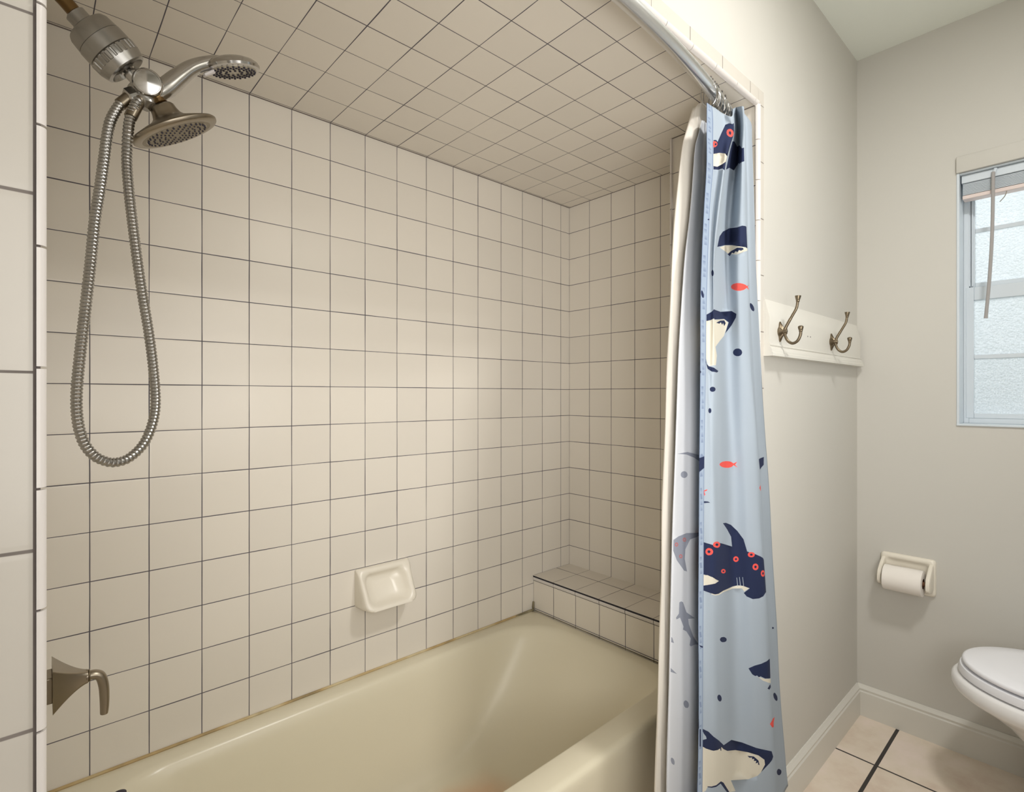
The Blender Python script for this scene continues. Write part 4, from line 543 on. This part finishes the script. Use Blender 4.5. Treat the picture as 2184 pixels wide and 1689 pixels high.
# rain head
rc = P2(-13.64, 4.20); rd = Vector((-.50, -.04, .86)).normalized()

bm = bmesh.new(); lathe(bm, rc, rd, [(-.004, .060), (-.003, .068), (-.001, .0705), (.003, .0712), (.0055, .069), (.012, .052), (.017, .038), (.021, .029), (.026, .0235), (.034, .0205), (.041, .0195), (.044, .017), (.045, .009)], 72); rh = obj('rain_head', fix(bm), M['nickel'], sh, angle=50, label='wide bell-shaped aged nickel shower head')
bm = bmesh.new(); tube(bm, [rc+rd*.043, P2(-13.92, 4.64)], .0095, 20); lathe(bm, P2(-13.90, 4.63), (rc+rd*.045-P2(-13.90, 4.63)), [(0, .0095), (.001, .013), (.010, .013), (.0115, .010)], 8); obj('ball_joint', fix(bm), M['brass'], rh)
bm = bmesh.new(); lathe(bm, rc, rd, [(.001, .061), (-.0035, .0605), (-.0045, .055), (-.0038, .050), (-.005, .045), (-.0052, .0)], 64); fp = obj('spray_face', fix(bm), M['rainface'], rh)
bm = bmesh.new(); fa, fb, fd = frame_of(rd)
for rr_, cnt in ((.012, 6), (.021, 12), (.030, 18), (.039, 24), (.048, 30)):
    for k in range(cnt):
        t = 2*math.pi*k/cnt; lathe(bm, rc + fa*(rr_*math.cos(t)) + fb*(rr_*math.sin(t)), -rd, [(.004, .0016), (.0066, .0014), (.0068, .0)], 8)
obj('nozzles', bm, M['dark'], rh)['kind'] = 'stuff'
# hand shower
hs = thing('hand_shower', P2(-13.88, 4.74), 'curved chrome hand shower pointing right beneath the ceiling', 'hand shower')
hc = P2(-12.80, 5.53); hd = Vector((-.30, -.15, .93)).normalized()
bm = bmesh.new(); path = spline([P2(-13.92, 4.69), P2(-13.76, 4.87), P2(-13.60, 5.09), P2(-13.42, 5.31), P2(-13.22, 5.47), P2(-13.02, 5.57), P2(-12.85, 5.60)], 8)
rad = [.0148, .0160, .0148, .0130, .0118, .0120, .0100]
tube(bm, path, [catmull([(r,) for r in rad], i/8)[0] for i in range(len(path))], 28); obj('grip', fix(bm), M['chrome'], hs)
bm = bmesh.new(); lathe(bm, hc, hd, [(-.002, .041), (.000, .0455), (.004, .047), (.009, .045), (.014, .039), (.018, .030), (.0215, .018), (.023, .0)], 56); obj('head', fix(bm), M['chrome'], hs)
bm = bmesh.new(); lathe(bm, hc, hd, [(.001, .0405), (-.0025, .040), (-.0040, .036), (-.0038, .0)], 56); obj('spray_face', fix(bm), M['face'], hs)
bm = bmesh.new(); ha, hb, _ = frame_of(hd)
for rr_, cnt in ((.014, 10), (.024, 16), (.030, 20), (.036, 24)):
    for k in range(cnt):
        t = 2*math.pi*k/cnt; lathe(bm, hc + ha*(rr_*math.cos(t)) + hb*(rr_*math.sin(t)), -hd, [(.003, .0022), (.0058, .0019), (.006, .0)], 8)
obj('nozzles', bm, M['dark'], hs)['kind'] = 'stuff'
bm = bmesh.new(); tube(bm, [hc + (P2(-13.3, 5.30)-hc).normalized()*.036, P2(-13.24, 5.27)], [.007, .005], 12, flat=.5); obj('spray_lever', fix(bm), M['lever'], hs, label='white spray selector tab')
# hose
HP = [(-14.25,4.52),(-14.33,4.42),(-14.41,4.26),(-14.48,4.06),(-14.52,3.81),(-14.55,3.52),(-14.60,3.06),(-14.66,2.57),(-14.71,1.94),(-14.77,1.25),(-14.82,.70),(-14.865,.09),(-14.86,-.31),(-14.80,-.64),(-14.69,-.85),(-14.55,-.96),(-14.41,-.99),(-14.25,-.93),(-14.08,-.74),(-13.97,-.45),(-13.925,-.12),(-13.95,.39),(-14.01,.97),(-14.09,1.54),(-14.15,2.03),(-14.21,2.60),(-14.26,3.15),(-14.28,3.57),(-14.275,3.93),(-14.24,4.20),(-14.17,4.42),(-14.12,4.52)]
hl = thing('shower_hose', P2(-14.4, -.99), 'ribbed metal shower hose hanging in a long loop', 'shower hose')
dense = spline([P2(u, z, NS + .10*math.sin(math.pi*i/(len(HP)-1)) + (.10 if i > 27 else 0)*(1 if i < 31 else .5)) for i, (u, z) in enumerate(HP)], 24)
acc = [0.0]
for a, b in zip(dense, dense[1:]): acc.append(acc[-1] + (b-a).length)
tot = acc[-1]; pitch = .0058; nr = int(tot/pitch); pts = []; rad = []; j = 0
for i in range(nr*4+1):
    s_ = tot*i/(nr*4)
    while j < len(acc)-2 and acc[j+1] < s_: j += 1
    pts.append(dense[j].lerp(dense[j+1], (s_-acc[j])/max(1e-9, acc[j+1]-acc[j])))
    rad.append((.0066, .0078, .0080, .0074)[i % 4])
bm = bmesh.new(); tube(bm, pts, rad, 14); obj('ribbed_tube', fix(bm), M['chromedull'], hl, angle=25)
bm = bmesh.new(); tube(bm, [pts[0], pts[14]], .0092, 18); obj('end_ferrule', fix(bm), M['nickel'], hl)
bm = bmesh.new(); tube(bm, [pts[-30], pts[-1]], .0092, 18); obj('end_ferrule', fix(bm), M['nickel'], hl)

# ------------------------------------------------------------------ soap dish
sd = thing('soap_dish', W(-7.98, 0, -5.8), 'small bone ceramic soap dish on the tub wall', 'soap dish')
def rr2(u0, u1, z0, z1, r, n, m=8, tilt=0):
    out = []
    for (cu, cz, a0) in ((u1-r, z1-r, 0), (u0+r, z1-r, 90), (u0+r, z0+r, 180), (u1-r, z0+r, 270)):
        for k in range(m+1):
            t = math.radians(a0+90*k/m); z = cz+r*math.sin(t); out.append(W(cu+r*math.cos(t), n + tilt*(z1-z)/(z1-z0), z))
    return out
bm = bmesh.new()
loops = [rr2(-8.79, -7.13, -5.80, -4.77, .05, .0), rr2(-8.79, -7.13, -5.80, -4.77, .06, .06), rr2(-8.78, -7.15, -5.80, -4.78, .10, .12, tilt=.30),
         rr2(-8.76, -7.20, -5.80, -4.80, .16, .16, tilt=.50), rr2(-8.72, -7.25, -5.79, -4.84, .20, .19, tilt=.53), rr2(-8.66, -7.32, -5.74, -4.90, .22, .19, tilt=.52),
         rr2(-8.62, -7.37, -5.70, -4.95, .22, .15, tilt=.50), rr2(-8.58, -7.42, -5.68, -5.00, .20, .08, tilt=.48), rr2(-8.50, -7.5, -5.66, -5.08, .18, .05, tilt=.38), rr2(-8.3, -7.7, -5.60, -5.2, .12, .04, tilt=.30)]
loft(bm, loops); obj('dish', fix(bm), M['soap'], sd, angle=70)

# ------------------------------------------------------------------ curtain rod and rings
ZROD = 6.9
rodn = lambda u: 8.15 - .69*((u+8.64)/6.65)**2
rd_ = thing('curtain_rod', W(-8.6, 8.0, ZROD), 'curved satin metal shower curtain rod under the tiled ceiling', 'curtain rod')
bm = bmesh.new(); us = [UL+.05+(13.21)*i/48 for i in range(49)]; tube(bm, [W(u, rodn(u), ZROD) for u in us], .0150, 28); obj('pole', fix(bm), M['rod'], rd_)
for u, d in ((UL+.0, UX), (UJ-.0, -UX)):
    bm = bmesh.new(); lathe(bm, W(u, rodn(u), ZROD), d, [(0, .026), (.004, .0265), (.010, .023), (.016, .018), (.030, .0175)], 32); obj('wall_flange', fix(bm), M['rod'], rd_)
def ring_mesh(u, tilt):
    bm = bmesh.new(); c_ = W(u, rodn(u), ZROD-.12); pts = []
    for k in range(25):
        t = 2*math.pi*k/24; pts.append(c_ + Vector((math.sin(tilt)*.012*math.cos(t) + .004*math.sin(t*1+u*9), -.019*math.sin(t), .0285*math.cos(t)-.004)))
    tube(bm, pts, .0014, 8, cap=False)
    return bm
nr_ = 11
for i in range(nr_):
    u = -4.12 + .105*i + random.uniform(-.02, .02); tl = random.uniform(-.9, .9)
    lab = 'wire curtain ring in the middle of the bunch above the curtain'
    if i == 0: lab = 'curtain ring furthest out along the rod'
    if i == nr_-1: lab = 'curtain ring nearest the wall end of the rod'
    r = thing('curtain_ring', W(u, rodn(u), ZROD), lab, 'curtain ring', 'wire rings bunched at the wall end of the curtain rod')
    obj('wire_loop', ring_mesh(u, tl), M['chrome'], r)
    bm = bmesh.new()
    for q in (-1, 0, 1, ):
        c_ = W(u, rodn(u), ZROD+.185) + Vector((math.sin(tl)*.008, q*.0075, -.0012*q*q)); lathe(bm, c_ + Vector((-.002, 0, 0)), UX, [(0, .001), (.0006, .0026), (.0034, .0026), (.004, .001)], 10)
    obj('roller_bead', bm, M['chrome'], r)

# ------------------------------------------------------------------ shower curtain and liner
def inside(p, poly):
    x, y = p; c_ = False; n = len(poly)
    for i in range(n):
        x1, y1 = poly[i]; x2, y2 = poly[i-1]
        if (y1 > y) != (y2 > y) and x < (x2-x1)*(y-y1)/(y2-y1)+x1: c_ = not c_
    return c_
def clean(poly):
    out = []
    for p in poly:
        if not out or abs(p[0]-out[-1][0])+abs(p[1]-out[-1][1]) > 2e-3: out.append(p)
    if len(out) > 1 and abs(out[0][0]-out[-1][0])+abs(out[0][1]-out[-1][1]) <= 2e-3: out.pop()
    return out
ZT, ZB = 6.80, -10.3
prints = [(m, clean(p)) for m, p in PRINTS]; prints = [(m, p) for m, p in prints if len(p) >= 3]
KX = .5     # s is squeezed for the triangulation so that triangles stay well shaped
pts = []; edges = []
smax = len(CLOTH[0][1])-1
cols = []
s = 0.0
while s < smax-1e-6: cols.append(round(s, 4)); s += .125 if s < 10 or 13.4 < s < 16.5 else .25
cols.append(smax)
for extra in (.12, .88, 1.0): cols.append(extra)
cols = sorted(set(cols))
rows = [ZT + (ZB-ZT)*j/150 for j in range(151)]
for z in rows:
    for s in cols: pts.append(Vector((s*KX, z)))
idx = lambda j, i: j*len(cols)+i
for i, s in enumerate(cols):
    if s in (0.0, .12, .88, 1.0) or i == len(cols)-1:
        for j in range(150): edges.append((idx(j, i), idx(j+1, i)))
for j in (0, 150):
    for i in range(len(cols)-1): edges.append((idx(j, i), idx(j, i+1)))
for m, p in prints:
    b0 = len(pts)
    p2 = []
    for k in range(len(p)):           # subdivide long sides so they follow the folds
        a, b = p[k], p[(k+1) % len(p)]; d = max(abs(a[0]-b[0])*2, abs(a[1]-b[1])*3); n_ = max(1, int(d))
        for q in range(n_): p2.append((a[0]+(b[0]-a[0])*q/n_, a[1]+(b[1]-a[1])*q/n_))
    for (s, z) in p2: pts.append(Vector((s*KX, min(ZT, max(ZB, z)))))
    for k in range(len(p2)): edges.append((b0+k, b0+(k+1) % len(p2)))
v2, _, tri, _, _, _ = delaunay_2d_cdt(pts, edges, [], 0, 1e-5)
bb = [(m, p, min(q[0] for q in p), max(q[0] for q in p), min(q[1] for q in p), max(q[1] for q in p)) for m, p in prints]
bm = bmesh.new()
def cloth_pos(tab, s, z, zt):
    u, n = cloth_point(tab, s, z); return W(u, n, z)
bv = []
for p in v2:
    s, z = p.x/KX, p.y
    u, n = cloth_point(CLOTH, s, z)
    n += .012*math.sin(z*1.7+s*2.1)*(1 if 1.2 < s < 8 else .3)
    zz = z if z < 5.2 else 5.2 + (z-5.2)/(ZT-5.2)*(catmull([(q,) for q in CLOTH_TOP], s)[0]-5.2)
    bv.append(bm.verts.new(W(u, n, zz)))
for t in tri:
    c_ = (sum(v2[i].x for i in t)/3/KX, sum(v2[i].y for i in t)/3)
    try: f = bm.faces.new([bv[i] for i in t])
    except ValueError: continue
    mi = 0 if c_[0] > 1.0 else (8 if c_[0] < .12 or c_[0] > .88 else 7)
    if c_[0] > 12.6: mi = 6
    if 0.12 < c_[0] < .88 and (c_[1]*7.3) % 1 < .35 and .3 < c_[0] < .7: mi = 8
    for m, p, x0, x1, y0, y1 in bb:
        if x0 <= c_[0] <= x1 and y0 <= c_[1] <= y1 and inside(c_, p): mi = m if m else mi if 0 else (1 if m == 1 else m)
    f.material_index = mi
for f in list(bm.faces):
    if f.calc_area() < 1e-12: bm.faces.remove(f)
ct = thing('shower_curtain', W(-3, 8, ZT), 'pale blue fabric shower curtain printed with navy sharks, bunched open', 'shower curtain')
o = obj('fabric', bm, [M['cloth'], M['navy'], M['coral'], M['cream'], M['revprint'], M['revcoral'], M['reverse'], M['hem'], M['stitch']], ct, angle=80)
sm = o.modifiers.new('thickness', 'SOLIDIFY'); sm.thickness = .0007; sm.offset = -1
bm = bmesh.new(); g = {}
NI, NJ = 84, 120
for j in range(NJ+1):
    z = ZT-.02 + (ZB+.1-ZT)*j/NJ
    for i in range(NI+1):
        s = (len(LINER[0][1])-1)*i/NI; u, n = cloth_point(LINER, s, z); g[i, j] = bm.verts.new(W(u, n + .006*math.sin(z*2.3+s*3), z if z < 5.2 else 5.2 + (z-5.2)/(ZT-.02-5.2)*(catmull([(q,) for q in LINER_TOP], s)[0]-5.2)))
for j in range(NJ):
    for i in range(NI): bm.faces.new((g[i, j], g[i+1, j], g[i+1, j+1], g[i, j+1]))
ln = thing('shower_curtain_liner', W(-3.6, 7.4, ZT), 'plain cream liner hanging left of the shark curtain', 'curtain liner')
o = obj('liner_sheet', bm, M['liner'], ln, angle=80); sm = o.modifiers.new('thickness', 'SOLIDIFY'); sm.thickness = .0007

# ------------------------------------------------------------------ coat rail
cr = thing('coat_rail', W(2.1, NF, 1.0), 'cream wooden hook board with a moulded ledge between curtain and corner', 'coat rack')
pr = [(0, 2.44), (.03, 2.44), (.045, 2.36), (.07, 2.25), (.11, 2.10), (.14, 1.98), (.14, 1.26), (.0, 1.26)]
bm = bmesh.new(); extrude_profile(bm, pr, lambda p: W(-1.62, NF+p[0], p[1]), lambda p: W(5.95, NF+p[0], p[1])); obj('back_board', fix(bm), M['white'], cr, angle=25)
pr = [(0, 1.30), (.17, 1.30), (.18, 1.27), (.16, 1.24), (.19, 1.20), (.215, 1.14), (.215, 1.10), (.24, 1.07), (.24, 1.0), (0, 1.0)]
bm = bmesh.new(); extrude_profile(bm, pr, lambda p: W(-1.66, NF+p[0], p[1]), lambda p: W(5.97, NF+p[0], p[1])); obj('ledge_moulding', fix(bm), M['white'], cr, angle=25)
bm = bmesh.new()
for u in (.99, 1.2): lathe(bm, W(u, NF+.138, 1.68), NY, [(0, .0022), (.0006, .0022), (.0007, 0)], 12)
obj('screw_holes', bm, M['dark'], cr)
def coat_hook(u, label):
    nb = NF+.14; h = thing('coat_hook', W(u, nb, 1.65), label, 'coat hook', 'double hooks on the coat rail')
    bm = bmesh.new(); prof = [(.0, .0), (.012, .0)]
    Lp = []
    for dn, k_ in ((0, 1.0), (.03, 1.0), (.06, .8), (.10, .45), (.16, .38), (.19, .30)):
        lp = []
        for q in range(24):
            t = 2*math.pi*q/24; e = 1 + .22*math.cos(4*t); lp.append(W(u + .12*k_*e*math.cos(t), nb+dn, 1.65 + .215*k_*e*math.sin(t)*(1 if k_ > .9 else .9)))
        Lp.append(lp)
    loft(bm, Lp); obj('mounting_plate', fix(bm), M['bronze'], h)
    bm = bmesh.new(); p_ = spline([W(u, nb+.12, 1.68), W(u, nb+.20, 1.84), W(u, nb+.32, 2.05), W(u, nb+.41, 2.22), W(u, nb+.44, 2.40)], 6); tube(bm, p_, [.0042]*10+[.0038]*15, 12)
    lathe(bm, W(u, nb+.44, 2.36), Z3 + NY*.05, [(0, .0035), (.003, .0052), (.0045, .0045), (.006, .0052), (.016, .0078), (.018, .0078), (.0185, .004)], 20); obj('upper_arm', fix(bm), M['bronze'], h)
    bm = bmesh.new(); p_ = spline([W(u, nb+.12, 1.60), W(u, nb+.19, 1.42), W(u, nb+.31, 1.33), W(u, nb+.43, 1.38), W(u, nb+.50, 1.52), W(u, nb+.51, 1.66)], 6); tube(bm, p_, .0040, 12)
    lathe(bm, W(u, nb+.51, 1.60), Z3, [(0, .0036), (.003, .0052), (.0045, .0045), (.006, .0055), (.013, .0072), (.016, .0066), (.018, .003)], 20); obj('lower_arm', fix(bm), M['bronze'], h)
coat_hook(-1.0, 'aged bronze double hook on the rail nearer the curtain')
coat_hook(2.93, 'aged bronze double hook on the rail nearer the room corner')

# ------------------------------------------------------------------ paper holder and roll
ph = thing('toilet_paper_holder', W(UW, 9.45, -5.8), 'ivory ceramic toilet paper holder on the wall below the window', 'paper holder')
bm = bmesh.new(); ro = lambda n0, n1, z0, z1, r, u: [W(u, (n0+n1)/2 + (n1-n0)/2*0 + x, y) for x, y in rp(n0-(n0+n1)/2, n1-(n0+n1)/2, z0, z1, r)]
def rp(x0, x1, y0, y1, r, m=6):
    out = []
    for (cx, cy, a0) in ((x1-r, y1-r, 0), (x0+r, y1-r, 90), (x0+r, y0+r, 180), (x1-r, y0+r, 270)):
        for k_ in range(m+1):
            t = math.radians(a0+90*k_/m); out.append((cx+r*math.cos(t), cy+r*math.sin(t)))
    return out
H0, H1, HZ0, HZ1 = 8.72, 10.20, -6.46, -5.28
loft(bm, [ro(H0, H1, HZ0, HZ1, .1, UW), ro(H0, H1, HZ0, HZ1, .1, UW-.08), ro(H0+.05, H1-.05, HZ0+.05, HZ1-.05, .1, UW-.13), ro(H0+.16, H1-.16, HZ0+.16, HZ1-.14, .1, UW-.13), ro(H0+.2, H1-.2, HZ0+.2, HZ1-.18, .1, UW-.08), ro(H0+.4, H1-.4, HZ0+.3, HZ1-.3, .08, UW-.06)])
obj('back_plate', fix(bm), M['soap'], ph, angle=60)
for n0, n1 in ((8.74, 8.88), (10.02, 10.16)):
    bm = bmesh.new()
    Lp = [[W(UW-.08-d, n0 + (n1-n0)*(.5+.5*x*w_), -5.86 + y*h_ - dz) for x, y in rp(-1, 1, -1, 1, .5)] for d, w_, h_, dz in ((0, 1, .46, 0), (.2, 1, .40, .03), (.42, 1, .30, .08), (.58, .95, .22, .12), (.64, .7, .14, .13))]
    loft(bm, Lp); obj('post', fix(bm), M['soap'], ph, angle=60)
bm = bmesh.new(); tube(bm, [W(UW-.55, 8.84, -5.97), W(UW-.55, 10.06, -5.97)], .008, 16); obj('spindle', fix(bm), M['core'], ph)
tp = thing('toilet_paper_roll', W(UW-.55, 9.43, -6.35), 'white toilet paper roll on the ceramic holder', 'toilet paper')
bm = bmesh.new(); RR = .40*T; n0, n1 = 8.93, 9.96
lathe(bm, W(UW-.55, n0, -5.97), NY, [(0, .018), (0, RR-.001), (.001, RR), ((n1-n0)*T-.001, RR), ((n1-n0)*T, RR-.001), ((n1-n0)*T, .018)], 48, cap=False)
obj('paper', fix(bm), M['paper'], tp, angle=40)
bm = bmesh.new(); lathe(bm, W(UW-.55, n0+.004, -5.97), NY, [(0, .0185), ((n1-n0-.008)*T, .0185), ((n1-n0-.008)*T, .0165), (0, .0165), (0, .0185)], 36, cap=False); obj('cardboard_core', fix(bm), M['core'], tp)
bm = bmesh.new(); sp_ = [W(UW-.55, 0, -5.97) + Vector((math.cos(t)*(RR+.0008), 0, math.sin(t)*(RR+.0008))) for t in [math.radians(20+70*k_/8) for k_ in range(9)]]
for a, b in zip(sp_, sp_[1:]):
    bm.faces.new([bm.verts.new(Vector((p.x, y, p.z))) for p, y in ((a, -n0*T-.02), (b, -n0*T-.02), (b, -n1*T), (a, -n1*T))])
o = obj('loose_sheet', bm, M['paper'], tp); o.modifiers.new('thickness', 'SOLIDIFY').thickness = .0006

# ------------------------------------------------------------------ toilet
tl = thing('toilet', W(3.75, 14, FL), 'white toilet with closed lid at the right edge of the floor', 'toilet')
UC = 3.72
def egg(hw, tip, back, z, sh_=0, m=64, sq=2.0):
    out = []; cn = tip + hw*1.22
    for k_ in range(m):
        t = 2*math.pi*k_/m; cu, sn_ = math.cos(t), math.sin(t)
        if sn_ < 0: n = cn + sn_*(cn-tip); u = UC + hw*cu
        else:
            e = 2.6; n = cn + (abs(sn_)**(2/e))*(back-cn); u = UC + hw*(abs(cu)**(2/e))*(1 if cu > 0 else -1)
        out.append(W(u, n, z))
    return out
zl = -7.08
bm = bmesh.new(); loft(bm, [egg(1.50, 11.30, 15.4, zl-.13), egg(1.61, 11.17, 15.45, zl-.12), egg(1.63, 11.15, 15.45, zl-.08), egg(1.61, 11.17, 15.45, zl-.02), egg(1.56, 11.22, 15.4, zl), egg(1.2, 11.7, 15.1, zl+.03)]); obj('lid', fix(bm), M['lid'], tl, angle=50)
bm = bmesh.new(); loft(bm, [egg(1.50, 11.25, 15.3, zl-.39), egg(1.68, 11.08, 15.4, zl-.38), egg(1.69, 11.07, 15.4, zl-.32), egg(1.66, 11.11, 15.4, zl-.19), egg(1.5, 11.25, 15.3, zl-.175)]); obj('seat', fix(bm), M['lid'], tl, angle=50)
bm = bmesh.new(); loft(bm, [egg(1.5, 11.2, 15.6, zl-.43), egg(1.73, 11.00, 15.7, zl-.44), egg(1.78, 10.94, 15.7, zl-.50), egg(1.80, 10.92, 15.7, zl-.66), egg(1.77, 10.95, 15.6, zl-.78), egg(1.70, 11.05, 15.5, zl-.86), egg(1.46, 11.40, 15.4, zl-1.04), egg(1.22, 11.95, 15.3, zl-1.35), egg(1.02, 12.5, 15.3, zl-1.9), egg(.92, 12.75, 15.3, zl-2.7), egg(.92, 12.7, 15.4, zl-3.4), egg(1.02, 12.4, 15.6, FL+.25), egg(1.06, 12.3, 15.65, FL)]); obj('bowl', fix(bm), M['toilet'], tl, angle=60)
bm = bmesh.new(); box(bm, UC-2.0, UC+2.0, 15.75, 17.6, zl-.55, zl+2.6); bevel(obj('tank', fix(bm), M['toilet'], tl), .02, 4)
bm = bmesh.new(); box(bm, UC-2.08, UC+2.08, 15.65, 17.68, zl+2.6, zl+2.95); bevel(obj('tank_lid', fix(bm), M['toilet'], tl), .01, 3)
